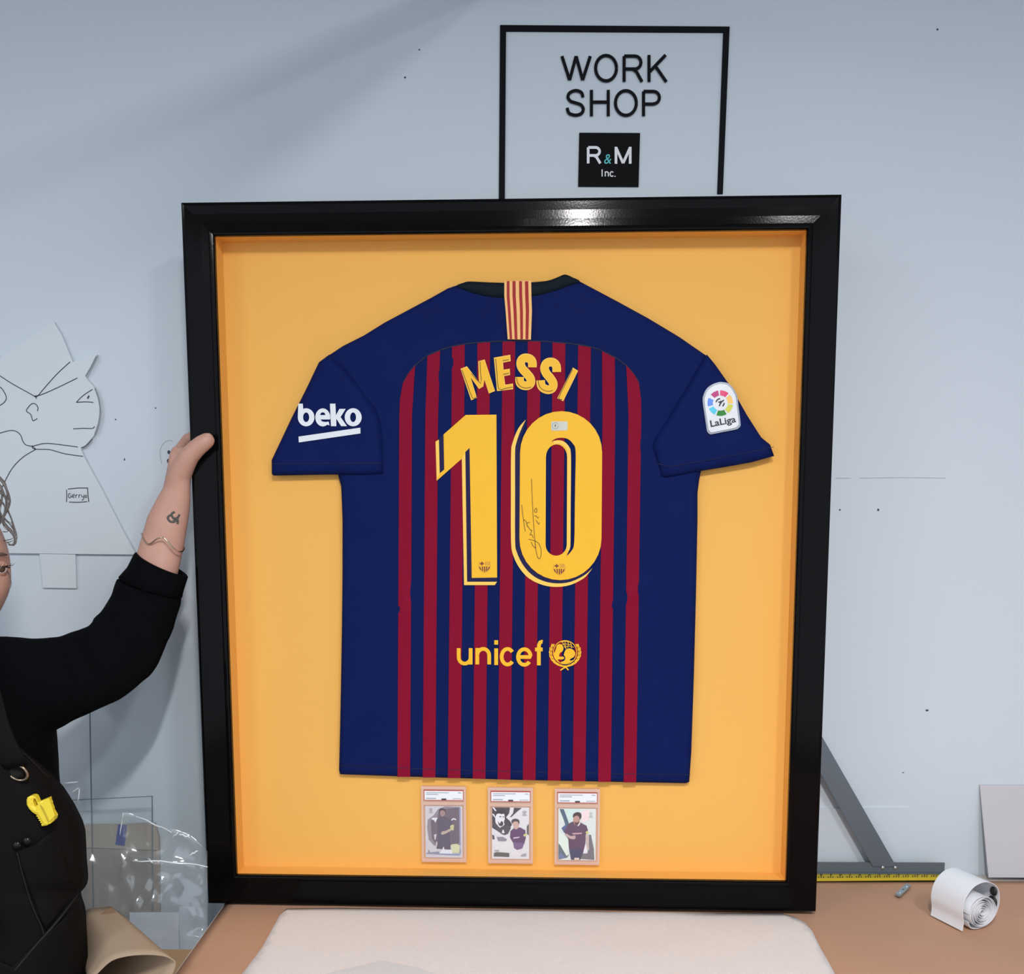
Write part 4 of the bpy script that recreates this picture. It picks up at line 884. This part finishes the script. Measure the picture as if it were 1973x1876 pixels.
# eyes, lashes, brow
m_eye = mat('eye_white', (225, 220, 216), 0.25); m_iris = mat('iris', (70, 52, 40), 0.2)
for s in (-1, 1):
    c = HC + sdv * (0.031 * s) + fd * 0.0765 + upv * 0.001
    bm = bmesh.new(); bmesh.ops.create_uvsphere(bm, u_segments=18, v_segments=12, radius=0.0120, matrix=Matrix.Translation(c)); e_ = bmo('eye', bm, m_eye, per, smooth=True)
    bm = bmesh.new(); bmesh.ops.create_uvsphere(bm, u_segments=14, v_segments=10, radius=1, matrix=Matrix.Translation(c + fd * 0.0105) @ Matrix((sdv, fd, upv)).transposed().to_4x4() @ Matrix.Diagonal((.0058, .003, .0058, 1))); bmo('iris', bm, m_iris, e_, smooth=True)
    bm = bmesh.new(); rl_ = bmesh.ops.create_uvsphere(bm, u_segments=24, v_segments=24, radius=0.0136, matrix=Matrix.Translation(c))
    bmesh.ops.delete(bm, geom=[v for v in bm.verts if -0.0068 < (v.co - c).z < 0.0032 and (v.co - c).dot(fd) > 0], context='VERTS')
    bmo('eyelid', bm, m_skin, per, smooth=True)
    bm = bmesh.new()
    for k_ in range(7):
        t = (k_ - 3) / 3.0; b0 = c + sdv * (0.012 * t) + fd * (0.0125 - 0.004 * t * t) + upv * 0.0036
        add_tube(bm, [b0, b0 + fd * 0.006 + sdv * 0.003 * t + upv * 0.001, b0 + fd * 0.0105 + sdv * 0.005 * t + upv * 0.005], [.0006, .0005, .0002], 5)
    add_tube(bm, [c + sdv * (0.0135 * t) + fd * (0.0118 - 0.004 * t * t) + upv * (0.0036 - .003 * t * t) for t in (-1, -.5, 0, .5, 1)], .0011, 6)
    bmo('eyelashes', bm, mat('lash', (26, 20, 20), 0.6), per, smooth=True)
    bm = bmesh.new(); add_tube(bm, [HC + sdv * ((0.016 + .009 * k_) * s) + fd * (0.094 - .0045 * k_) + upv * (0.021 + .003 * math.sin(k_ * .9)) for k_ in range(4)], [.0025, .003, .0026, .0012], 8)
    bmo('eyebrow', bm, mat('brow_hair', (104, 84, 74), 0.7), per, smooth=True)
# hair: cap and loose grey-brown curls
m_hair = mat('hair', (104, 96, 92), 0.5, var=0.25, scale=90)
bm = bmesh.new(); r = bmesh.ops.create_uvsphere(bm, u_segments=48, v_segments=32, radius=1)
for v in r['verts']:
    d = v.co.normalized(); y, z = d.y, d.z
    f_ = 1.16 + 0.05 * noise.noise(d * 5)
    if y > 0.15 and z < 0.55: f_ = 0.80
    if z < -0.75: f_ = 0.75
    if d.x > 0.1 and z < 0.5: f_ = 0.88
    v.co = HC + sdv * (d.x * 0.074 * f_) + fd * (d.y * 0.094 * f_ - 0.008) + upv * (d.z * 0.118 * f_ + 0.004)
hair = bmo('hair', bm, m_hair, per, smooth=True)
rnd = random.Random(11)
CURL = [[(-20, 905), (0, 921), (12, 940), (17, 965), (12, 985), (6, 1000), (8, 1010), (20, 1022), (29, 1035), (30, 1045), (22, 1050), (14, 1046)],
        [(-25, 912), (-5, 930), (8, 950), (15, 972), (9, 992), (5, 1004), (12, 1018), (24, 1028), (30, 1040), (26, 1049)],
        [(-30, 930), (-8, 945), (8, 955), (14, 975), (7, 1000), (14, 1015), (26, 1030), (28, 1048), (18, 1049)],
        [(-10, 915), (8, 930), (15, 955), (14, 975), (20, 995), (26, 1015), (31, 1035), (28, 1046)],
        [(-30, 950), (-5, 960), (8, 975), (6, 995), (-2, 1008)], [(-30, 920), (0, 936), (5, 960), (0, 985), (10, 1000), (22, 1010), (28, 1025)],
        [(12, 1098), (17, 1106), (22, 1120), (21, 1132), (15, 1138)], [(5, 1024), (12, 1022), (20, 1018)], [(10, 1040), (20, 1038), (28, 1036)], [(12, 1044), (20, 1043), (28, 1040)]]
CURL = [([(-92, 938), (-55, 915)] + c_) if c_[0][1] < 940 else c_ for c_ in CURL]
for k_ in range(46):
    th = math.pi * (0.55 + 1.0 * k_ / 45.0) + rnd.uniform(-.05, .05); pth = []; ph0 = rnd.uniform(0, 6)
    for i in range(16):
        el = 1.35 - i * 0.145; wv = 0.05 * math.sin(i * 1.25 + ph0); q_ = Vector((math.cos(th + wv) * math.cos(el), math.sin(th + wv) * math.cos(el), math.sin(el)))
        f_ = 1.20 + 0.03 * math.sin(i * 1.25 + ph0 + 1)
        pth.append(HC + sdv * (q_.x * .074 * f_) + fd * (q_.y * .094 * f_ - .008) + upv * (q_.z * .118 * f_ + .004))
    tube('hair_curl', [Vector(p) for p in cr([tuple(p) for p in pth], 3)], .0048, m_hair, hair, seg=6)
for c_ in CURL:
    for q in range(4 if c_[0][1] < 1000 else 1):
        P_ = [(wpt(u + rnd.uniform(-2.6, 2.2), v + rnd.uniform(-2, 2), YP + 0.02 - min(.03, .008 * i) - .006 * math.sin(i * .9 + q))) for i, (u, v) in enumerate(c_)]
        P_ = [Vector(p) for p in cr([tuple(p) for p in P_], 5)]
        big = c_[0][1] < 939 and q == 0
        tube('hair_curl', P_, [(.0024 if big else .0008) * (1 - .7 * i / len(P_)) for i in range(len(P_))], m_hair, hair, seg=6)

# --- sweater
bm = bmesh.new()
stor = [(-70, 1246, 62, .062), (-69, 1266, 105, .075), (-68, 1300, 162, .102), (-66, 1380, 166, .118), (-64, 1440, 166, .120), (-63, 1500, 170, .120), (-62, 1600, 172, .118), (-62, 1720, 178, .122), (-62, 1850, 190, .128), (-62, 1900, 190, .128)]
add_tube(bm, [wpt(u, v, YP) for u, v, _, _ in stor], [(d, w_ * psc(YP)) for _, _, w_, d in stor], 32, up=(0, -1, 0))
SLV = [((-60, 1250), (-20, 1440), YP), ((0, 1224), (40, 1432), YP), ((50, 1231), (97, 1411), YP + .01), ((85, 1230), (140, 1388), YP + .02), ((118, 1225), (190, 1366), -.335), ((145, 1215), (225, 1350), -.315), ((164, 1207), (258, 1326), -.295), ((179, 1200), (287, 1303), -.275),
       ((183, 1190), (301, 1284), -.265), ((199, 1178), (318, 1250), -.25), ((205, 1165), (330, 1216), -.238), ((219, 1143), (338, 1190), -.228), ((222, 1128), (346, 1168), -.22), ((229, 1112), (347, 1150), -.213)]
pts_ = []; rr_ = []
for a, b, y in SLV:
    pts_.append(wpt((a[0] + b[0]) / 2, (a[1] + b[1]) / 2, y)); rr_.append(math.hypot(a[0] - b[0], a[1] - b[1]) / 2 * psc(y))
def slv_tube(bm, pairs, flat=0.85):
    rings = []; seg = 36
    for a, b, y in pairs:
        A_, B_ = wpt(*a, y), wpt(*b, y); c = (A_ + B_) / 2; u_ = (B_ - A_) / 2; R_ = u_.length
        n_ = Vector((0, -1, 0)); ring = [bm.verts.new(c + u_ * math.cos(2 * math.pi * j / seg) + n_ * R_ * flat * math.sin(2 * math.pi * j / seg)) for j in range(seg)]
        rings.append(ring)
    for r0, r1 in zip(rings, rings[1:]):
        for j in range(seg): bm.faces.new((r0[j], r0[(j + 1) % seg], r1[(j + 1) % seg], r1[j]))
    bm.faces.new(rings[0][::-1]); bm.faces.new(rings[-1])
slv_tube(bm, SLV)
add_tube(bm, [wpt(u, v, y) for u, v, _, y in arm2[:-1]], [w_ * psc(y) * 1.15 for _, _, w_, y in arm2[:-1]], 18)
elb = wpt(215, 1262, -.29)
def folds(co, n_):
    d = (co - elb); r_ = 0.0022 * noise.noise(co * 14) + 0.0010 * noise.noise(co * 34)
    t = d.length
    r_ += 0.0036 * math.sin(t * 190 + 2.5 * noise.noise(co * 12)) * math.exp(-(t / 0.10) ** 2) * max(0.25, -n_.y)
    return r_
sw_me = remeshed(bm, 0.0045, 3, folds)
mko('sweater', sw_me, m_sweat, per, smooth=True)
bm = bmesh.new(); slv_tube(bm, [((231, 1110), (349, 1152), -.2135), ((247, 1092), (352, 1139), -.209), ((260, 1066), (360.5, 1113), -.202), ((262.5, 1063.5), (359, 1111), -.2018), ((269, 1066), (352, 1107), -.2018), ((262, 1085), (345, 1124), -.206)], 0.8)
bmo('cuff', bm, m_sweat, per, smooth=True)
# trousers and shoes below the picture
m_tr = mat('dark_trousers', (30, 32, 40), 0.8)
bm = bmesh.new()
for s in (-1, 1):
    lx = foot.x + s * 0.088
    add_tube(bm, [(lx - s * .02, YP, hipz + 0.09), (lx, YP, hipz), (lx, YP, hipz - 0.15), (lx + s * .01, YP - .01, 0.46), (lx + s * .015, YP + .01, 0.28), (lx + s * .02, YP + .005, 0.10)], [(.115, .10), (.115, .10), (.095, .09), .075, .07, .062], 20)
mko('trousers', remeshed(bm, 0.006, 4), m_tr, per, smooth=True)
for s in (-1, 1):
    lx = foot.x + s * 0.108; bm = bmesh.new()
    add_tube(bm, [(lx, YP + .075, 0.045), (lx, YP + .03, 0.055), (lx + s * .005, YP - .06, 0.052), (lx + s * .015, YP - .14, 0.04), (lx + s * .018, YP - .175, 0.032)], [(.035, .03), (.055, .042), (.052, .05), (.038, .048), (.022, .03)], 18, up=(0, 0, 1))
    mko('shoe', remeshed(bm, 0.006, 3), mat('shoe_black', (24, 24, 26), 0.5), per, smooth=True)

# --- apron
UR = [(1440, 40), (1455, 56), (1470, 72), (1490, 95), (1520, 120), (1550, 139), (1580, 154), (1600, 160), (1650, 162), (1690, 165.5), (1703, 163), (1718, 150), (1732, 154), (1750, 160), (1790, 162), (1876, 166), (1990, 172), (2150, 178)]
UC = -62
def ur(v):
    for (v0, a), (v1, b) in zip(UR, UR[1:]):
        if v <= v1: return a + (b - a) * (v - v0) / (v1 - v0)
    return UR[-1][1]
def ap(u, v, off=0.0):
    hw = max(178, max(ur(v), 100) - UC + 1.5); t = min(1, abs(u - UC) / hw)
    y = YP - 0.137 * (1 - t ** 2.6) ** 0.5 - 0.006 * (v - 1440) / 700 + 0.0035 * noise.noise(Vector((u * .02, v * .012, 5)))
    if v > 1690 and u > 0: y += 0.006 * math.exp(-((v - 1716) / 14) ** 2) * min(1, u / 150)
    return wpt(u, v, y - off)
V = []; F = []; NU = 44; vs_ = [1440 + (2150 - 1440) * i / 90 for i in range(91)]
for v in vs_:
    a, b = 2 * UC - ur(v), ur(v)
    for j in range(NU + 1): V.append(ap(a + (b - a) * j / NU, v))
for i in range(len(vs_) - 1):
    for j in range(NU): F.append((i * (NU + 1) + j, i * (NU + 1) + j + 1, (i + 1) * (NU + 1) + j + 1, (i + 1) * (NU + 1) + j))
apr = mk('apron', V, [f[::-1] for f in F], m_apron, per, smooth=True)
so = apr.modifiers.new('thick', 'SOLIDIFY'); so.thickness = 0.004; so.offset = 1
def on_apron(name, poly, off, m, nseg=8, thick=0.003):
    P, T = tri([poly], 9.0)
    o = mk(name, [ap(u, v, off) for u, v in P], [tuple(f) for f in T], m, apr, smooth=True)
    s_ = o.modifiers.new('thick', 'SOLIDIFY'); s_.thickness = thick; s_.offset = 0; return o
on_apron('pocket', [(32, 1640), (48, 1634), (66, 1628), (86, 1612), (104, 1600), (148, 1700), (146, 1716), (120, 1750), (88, 1790), (78, 1770), (55, 1705)], 0.007, m_apron)
on_apron('pocket', [(-120, 1800), (24, 1862), (92, 1795), (150, 1735), (158, 1800), (160, 1990), (-120, 1990)], 0.008, m_apron)
m_seam2 = mat('apron_seam', (10, 10, 11), 0.8)
def ap_line(name, pts, r, m, off=0.009): return tube(name, [ap(u, v, off) for u, v in cr(pts, 5)], r, m, apr, seg=6)
ap_line('stitching', [(33, 1642), (45, 1690), (62, 1745), (80, 1785), (84, 1800)], .0009, m_seam2); ap_line('stitching', [(150, 1722), (110, 1775), (70, 1820), (28, 1870)], .0018, m_seam2)
ap_line('stitching', [(40, 1446), (72, 1476), (118, 1524), (150, 1584), (158, 1640)], .0008, m_seam2, .006)
# neck strap, ring, snaps
sp = [(31, 1474, 1), (22, 1458, 1), (8, 1436, 1), (-10, 1400, 0), (-22, 1350, 0), (-32, 1290, 0)]
SPP = [ap(31, 1476, .012), ap(24, 1462, .014), ap(12, 1443, .010), wpt(-4, 1405, YP - .128), wpt(-18, 1350, YP - .116), wpt(-30, 1290, YP - .085), wpt(-36, 1258, YP - .03), wpt(-38, 1250, YP + .03)]
tube('neck_strap', SPP, [(.003, .019)] * len(SPP), m_apron, apr, seg=12, up=(0, -1, 0))
m_brass = mat('ring_metal', (170, 150, 130), 0.25, metal=1.0, var=0.15, scale=80)
rc = ap(33, 1487, .008); rp = [rc + Vector((0.0150 * math.cos(a), -.002 * math.sin(a), 0.0125 * math.sin(a) - .0035 * math.cos(a))) for a in [2 * math.pi * k / 28 for k in range(28)]]
bm = bmesh.new(); add_tube(bm, rp + rp[:2], .0021, 8, False); bmo('ring', bm, m_brass, apr, smooth=True)
on_apron('ring_hole', ell(33, 1487, 14, 12, 14), 0.0052, mat('hole_black', (5, 5, 5), 0.9), thick=0.0006)
m_snap = mat('snap_dark', (34, 34, 36), 0.2, metal=0.6)
for u, v in ((33, 1627), (52, 1619)):
    bm = bmesh.new(); bmesh.ops.create_uvsphere(bm, u_segments=14, v_segments=8, radius=1, matrix=Matrix.Translation(ap(u, v, .011)) @ Matrix.Diagonal((.0065, .005, .0065, 1))); bmo('snap', bm, m_snap, apr, smooth=True)
# tattoo and bracelet
m_tat = mat('tattoo_ink', (78, 80, 74), 0.6)
def ZH(pts): return [(240 + x / 6.05, 810 + y / 6.05) for x, y in pts]
TT = [ZH([(585, 1065), (550, 1085), (555, 1120), (580, 1150), (565, 1180), (530, 1175), (505, 1140), (520, 1110), (560, 1100)]), ZH([(640, 1095), (620, 1130), (600, 1165), (565, 1185)]), ZH([(590, 1130), (620, 1165), (615, 1205)])]
bm = bmesh.new()
for t in TT: add_tube(bm, [on_body(u, v, .0001) for u, v in cr(t, 4)], .0019, 6)
bmo('tattoo', bm, m_tat, per, smooth=True)
BR = [(272, 1028), (277, 1038), (284, 1047), (292, 1046), (299, 1040), (310, 1035), (317, 1037), (326, 1047), (335, 1057), (343, 1062), (351, 1062), (355, 1056)]
bp_ = []
for u, v in cr(BR, 4):
    t = (u - 313.5) / 42.0; y = -.1905 - 0.036 * (1 - min(1, abs(t)) ** 2) ** .5 - 0.003; bp_.append(wpt(u, v, y))
bk_ = [wpt(352, 1050, -.170), wpt(335, 1045, -.158), wpt(310, 1040, -.154), wpt(288, 1034, -.160), wpt(274, 1028, -.176)]
tube('bracelet', bp_ + [Vector(p) for p in cr([tuple(p) for p in [bp_[-1]] + bk_ + [bp_[0]]], 3)[1:-1]], .00135, mat('bracelet_gold', (226, 205, 178), 0.18, metal=1.0, var=0.03), per, seg=8)
# thumb nail
nl = [(396, 833.5), (401, 831.5), (407, 833), (409, 838), (404, 840.5), (398, 839)]
P, T = tri([nl], 2.0)
mk('thumb_nail', [on_body(u, v, .0005) for u, v in P], [tuple(f)[::-1] for f in T], mat('nail', (205, 160, 146), 0.3), per, smooth=True)
# --- yellow safety knife in the apron pocket
def ZN(pts): return [(x / 7.217, 1440 + y / 7.217) for x, y in pts]
kc = ap(82, 1560, .016); ky = -kc.y
KN = [(390, 720), (402, 680), (440, 660), (480, 656), (510, 670), (528, 710), (545, 750), (610, 722), (690, 690), (697, 738), (712, 760), (712, 790), (735, 840), (738, 870), (760, 905), (783, 945), (770, 995), (725, 1040), (665, 1070), (600, 1076), (592, 1050), (612, 1040), (575, 1030), (590, 1012), (555, 1000), (572, 985), (538, 968), (556, 955), (520, 940), (540, 925), (505, 908), (470, 885), (425, 840), (395, 785)]
KH = [(488, 690), (478, 740), (500, 800), (520, 815), (545, 775), (530, 740), (512, 700)]
m_kn = mat('yellow_plastic', (232, 206, 52), 0.4, var=0.04, spec=0.5)
kn = thing('safety_knife', 'yellow plastic safety knife clipped in the apron pocket', 'knife', MW, base=(*pix(MW, 85, 1585, ky), ky))
sheet('handle', [pxs(MW, ZN(KN), ky), pxs(MW, ZN(KH), ky)], ky + 0.006, 0.012, m_kn, kn, edge=0.0022, edge_h=0.0016, grid=0.004, smooth=False)
sheet('side_rail', [pxs(MW, ZN([(560, 775), (690, 700), (770, 940), (700, 1020), (620, 850)]), ky + .006)], ky + 0.0078, 0.0018, m_kn, kn)
strokes('groove', [pxs(MW, cr(ZN([(600, 780), (660, 900), (710, 1010)]), 3), ky)], 0.0012, ky + 0.0082, mat('yellow_groove', (176, 150, 30), 0.6), kn)

# ------------------------------------------------------------------ things standing left of the bench
m_card = mat('grey_cardboard', (160, 148, 140), 0.8, var=0.06, scale=9)
def lean(name, uv, ytop, ybot, thick, m, label, cat, zbot=0.0, parent=None):
    """a board standing on the floor and leaning back on the wall; uv = (left, right, top edge v)"""
    ul, ur_, vt = uv; a = at_y(ul, vt[0], ytop); b = at_y(ur_, vt[1], ytop); H_ = math.hypot((a.z + b.z) / 2 - zbot, ytop - ybot)
    ang = math.atan2(ytop - ybot, (a.z + b.z) / 2 - zbot)
    M_ = Matrix.Translation((a.x, ybot, zbot)) @ Matrix.Rotation(-ang, 4, 'X') @ MW
    return M_, b.x - a.x, H_, (b.z - a.z)
Mc, W_, H_, dz = lean('c', (150, 303, (1589, 1585)), -0.012, -0.075, 0, 0, 0, 0)
cb = thing('cardboard_sheet', 'grey brown cardboard sheet leaning on the wall behind clear film', 'cardboard', Mc)
sheet('panel', [[(-0.12, 0), (W_, 0), (W_ + .004, H_ + dz / 2 - .03), (W_ - .004, H_ + dz / 2), (W_ * .5, H_ - .001), (-0.12, H_ - dz / 2)]], 0.0, 0.004, m_card, cb)
sheet('folded_flap', [[(-0.12, H_ - .043), (W_ + .002, H_ - .052), (W_ + .0035, H_ - .03), (W_ - .004, H_ + dz / 2 - .001), (-0.12, H_ - dz / 2 - .001)]], 0.003, 0.002, mat('cardboard_flap', (176, 160, 146), 0.8, var=0.06, scale=9), cb)
I_ = Mc.inverted()
def onM(M_, pts, z): return pxs(M_, pts, z)
bt = sheet('blue_tape', [onM(Mc, [(228, 1588), (245, 1589), (240, 1629), (222, 1627)], .0042)], .0044, .0008, mat('blue_tape', (38, 66, 150), 0.5), M=Mc); tag(bt, 'blue tape strip stuck on the cardboard sheet', 'tape')
# clear acrylic sheets with dark cut edges
m_acr = clear_mat('acrylic', (0.965, 0.985, 0.985), gloss=0.02, rough=0.02, milk=0.02); m_aedge = mat('acrylic_edge', (108, 122, 130), 0.3)
def acrylic(ul, ur_, vt, ytop, ybot, label, edges=3):
    M_, W_, H_, dz = lean('a', (ul, ur_, vt), ytop, ybot, 0, 0, 0, 0)
    t = thing('acrylic_sheet', label, 'acrylic sheet', M_, group='clear acrylic sheets left of the bench')
    sheet('pane', [[(0, 0), (W_, 0), (W_, H_ + dz / 2), (0, H_ - dz / 2)]], 0.003, 0.003, m_acr, t)
    e = 0.0010
    for p in ([(0, 0), (e, 0), (e, H_ - dz / 2), (0, H_ - dz / 2)], [(W_ - e, 0), (W_, 0), (W_, H_ + dz / 2), (W_ - e, H_ + dz / 2)], [(0, H_ - dz / 2 - e), (W_, H_ + dz / 2 - e), (W_, H_ + dz / 2), (0, H_ - dz / 2)])[:edges]:
        sheet('cut_edge', [p], 0.0033, 0.0036, m_aedge, t)
acrylic(171, 398, (1236, 1236), -0.035, -0.12, 'tall clear acrylic sheet with a fine dark edge below the arm', 1)
acrylic(120, 294, (1541, 1533), -0.055, -0.15, 'low clear acrylic sheet in front of the cardboard')
# loose white sheets
for uv, yt, yb, lb in (((250, 345, (1757, 1757)), -0.10, -0.16, 'white paper sheet standing beside the bench behind film'), ((345, 400, (1745, 1748)), -0.06, -0.10, 'grey white card edge standing against the bench corner')):
    M_, W_, H_, dz = lean('w', uv, yt, yb, 0, 0, 0, 0)
    o = sheet('standing_sheet', [[(0, 0), (W_, 0), (W_, H_ + dz / 2), (0, H_ - dz / 2)]], 0.001, 0.001, mat('sheet_white', (205, 210, 220), 0.6), M=M_); tag(o, lb, 'paper')
# crumpled clear film
m_clear = clear_mat('clear_film', (0.95, 0.97, 0.98), gloss=0.09, rough=0.16, milk=0.08, milkcol=(0.86, 0.91, 0.95))
m_fold = mat('film_fold_glint', (235, 242, 246), 0.22, var=0.02, spec=0.8, coat=0.6)  # milky folded edges, kept near white to stand in for crease highlights
film = thing('plastic_film', 'crumpled clear plastic film draped over the sheets beside the frame', 'plastic film', base=(wpt(290, 1650, -.2).x, -0.2, 0))
RDG = [((235, 1567), (330, 1602), .9), ((330, 1602), (367, 1614), .7), ((255, 1656), (400, 1670), 1.0), ((237, 1567), (232, 1625), .7), ((232, 1640), (262, 1760), .8), ((300, 1665), (255, 1755), .7), ((290, 1740), (240, 1790), .6), ((310, 1700), (270, 1770), .6), ((228, 1640), (240, 1760), .5)]
def fy(u, v):
    y = -0.185 - 0.05 * (v - 1560) / 300 + 0.012 * noise.noise(Vector((u * .018, v * .014, 2))) + 0.006 * noise.noise(Vector((u * .05, v * .04, 9)))
    p = Vector((u, v))
    for a, b, h_ in RDG:
        a = Vector(a); b = Vector(b); e = b - a; t = max(0, min(1, (p - a).dot(e) / e.length_squared)); d = (p - (a + e * t)).length
        y -= 0.010 * h_ * max(0, 1 - d / 16) ** 1.5
    return y
lp = [(130, 1562), (190, 1566), (237, 1563), (262, 1568), (300, 1585), (335, 1597), (367, 1607), (400, 1640), (400, 1900), (400, 2050), (130, 2050)]
P, T = tri([lp], 8.0)
fm = mk('film_body', [wpt(u, v, fy(u, v)) for u, v in P], [tuple(f) for f in T], m_clear, film, smooth=True)
for a, b, r_ in (((255, 1568), (331, 1603), .0014), ((255, 1658), (400, 1669), .0016), ((345, 1606), (366, 1613), .0018), ((237, 1566), (231, 1608), .0011), ((331, 1614), (345, 1602), .0012), ((285, 1652), (295, 1664), .0012), ((366, 1647), (381, 1639), .0022)):
    n_ = 9; pp = []
    for i in range(n_):
        t = i / (n_ - 1); u = a[0] + (b[0] - a[0]) * t; v = a[1] + (b[1] - a[1]) * t + 1.2 * math.sin(i * 1.7) - (3 * math.sin(t * math.pi) if a[0] == 255 and a[1] > 1600 else 0); pp.append(wpt(u, v, fy(u, v) - .0015))
    tube('film_crease_glint', pp, [r_ * (0.35 + .65 * math.sin(math.pi * (0.12 + .8 * i / (n_ - 1)))) for i in range(n_)], m_fold, fm, seg=6)
# small film bag just right of the person
fb_ = thing('film_bag', 'small folded clear film bag behind the person', 'plastic film', base=(wpt(140, 1560, -.21).x, -0.21, 0))
P, T = tri([[(100, 1512), (152, 1506), (153, 1520), (150, 1545), (158, 1570), (174, 1608), (166, 1624), (140, 1640), (140, 2000), (100, 2000)]], 8.0)
bb = mk('bag_body', [wpt(u, v, -.235 + .008 * noise.noise(Vector((u * .04, v * .03, 3)))) for u, v in P], [tuple(f) for f in T], m_clear, fb_, smooth=True)
for a, b in (((122, 1509), (150, 1506)), ((153, 1519), (150, 1545)), ((138, 1527), (152, 1517))):
    tube('film_crease_glint', [wpt(a[0] + (b[0] - a[0]) * t, a[1] + (b[1] - a[1]) * t, -.246) for t in (0, .25, .5, .75, 1)], [.0005, .0011, .0012, .001, .0004], m_fold, bb, seg=6)

# open kraft paper bag on a low crate
m_bag = mat('bag_kraft', (168, 146, 122), 0.8, var=0.05, scale=8, bump=0.1, bscale=40)
rim = [(172, 1895), (190, 1872), (215, 1850), (245, 1841), (280, 1838), (312, 1840), (330, 1846), (339, 1856), (330, 1880), (300, 1910), (250, 1930), (205, 1925)]
far = [(152, 1830), (154, 1800), (157, 1772), (168, 1752), (205, 1746.5), (214, 1746), (222, 1752), (240, 1768), (230, 1800), (200, 1830), (180, 1842), (158, 1845)]
bag = thing('paper_bag', 'open brown kraft paper bag beside the bench', 'paper bag', base=(wpt(250, 1850, -.45).x, -0.42, 0.5))
rimc = cr(rim, 4, True); farc = cr(far, 4, True); V = []; F = []; n_ = len(rimc); NS = 8
for s in range(NS + 1):
    t = s / NS
    for a, b in zip(rimc, farc):
        u = a[0] + (b[0] - a[0]) * t; v = a[1] + (b[1] - a[1]) * t; dpt = max(0, (v - 1838 * (1 - t) - 1746 * t)) / 90.0
        y = (-0.47) * (1 - t) + (-0.31) * t + 0.004 * noise.noise(Vector((u * .03, v * .03, 1)))
        V.append(wpt(u, v, y - 0.03 * (1 - abs(2 * dpt - 1)) * 0))
for s in range(NS):
    for j in range(n_): F.append((s * n_ + j, s * n_ + (j + 1) % n_, (s + 1) * n_ + (j + 1) % n_, (s + 1) * n_ + j))
F.append(tuple(range(NS * n_, NS * n_ + n_)))
ob = mk('bag_wall', V, F, m_bag, bag, smooth=True); s_ = ob.modifiers.new('t', 'SOLIDIFY'); s_.thickness = .0012
sheet('corner_fold', [pxs(MW, [(184, 1766), (214, 1747.5), (230, 1762), (222, 1766)], .33)], .332, .001, mat('bag_fold', (140, 112, 86), 0.8), bag).matrix_local = Matrix.Translation(-Vector(bag['_b'])) @ MW
zb = min(v[2] for v in V); yb_ = -0.39; xb_ = wpt(252, 1880, -.4).x
crt = thing('wooden_crate', 'low wooden crate under the paper bag', 'crate', base=(xb_, yb_, 0))
m_cr = mat('crate_wood', (170, 140, 105), 0.7)
for k_ in range(5):
    for s in (-1, 1):
        box('slat', (xb_, yb_ + s * .11, 0.05 + k_ * (zb - .06) / 4.3), (.20, .012, .07), m_cr, crt)
for sx2 in (-1, 1):
    for s in (-1, 1): box('post', (xb_ + sx2 * .085, yb_ + s * .095, zb / 2), (.03, .03, zb - .002), m_cr, crt)
box('lid', (xb_, yb_, zb - .006), (.21, .24, .010), m_cr, crt)
for o in bpy.data.objects:
    if '_b' in o.keys(): del o['_b']
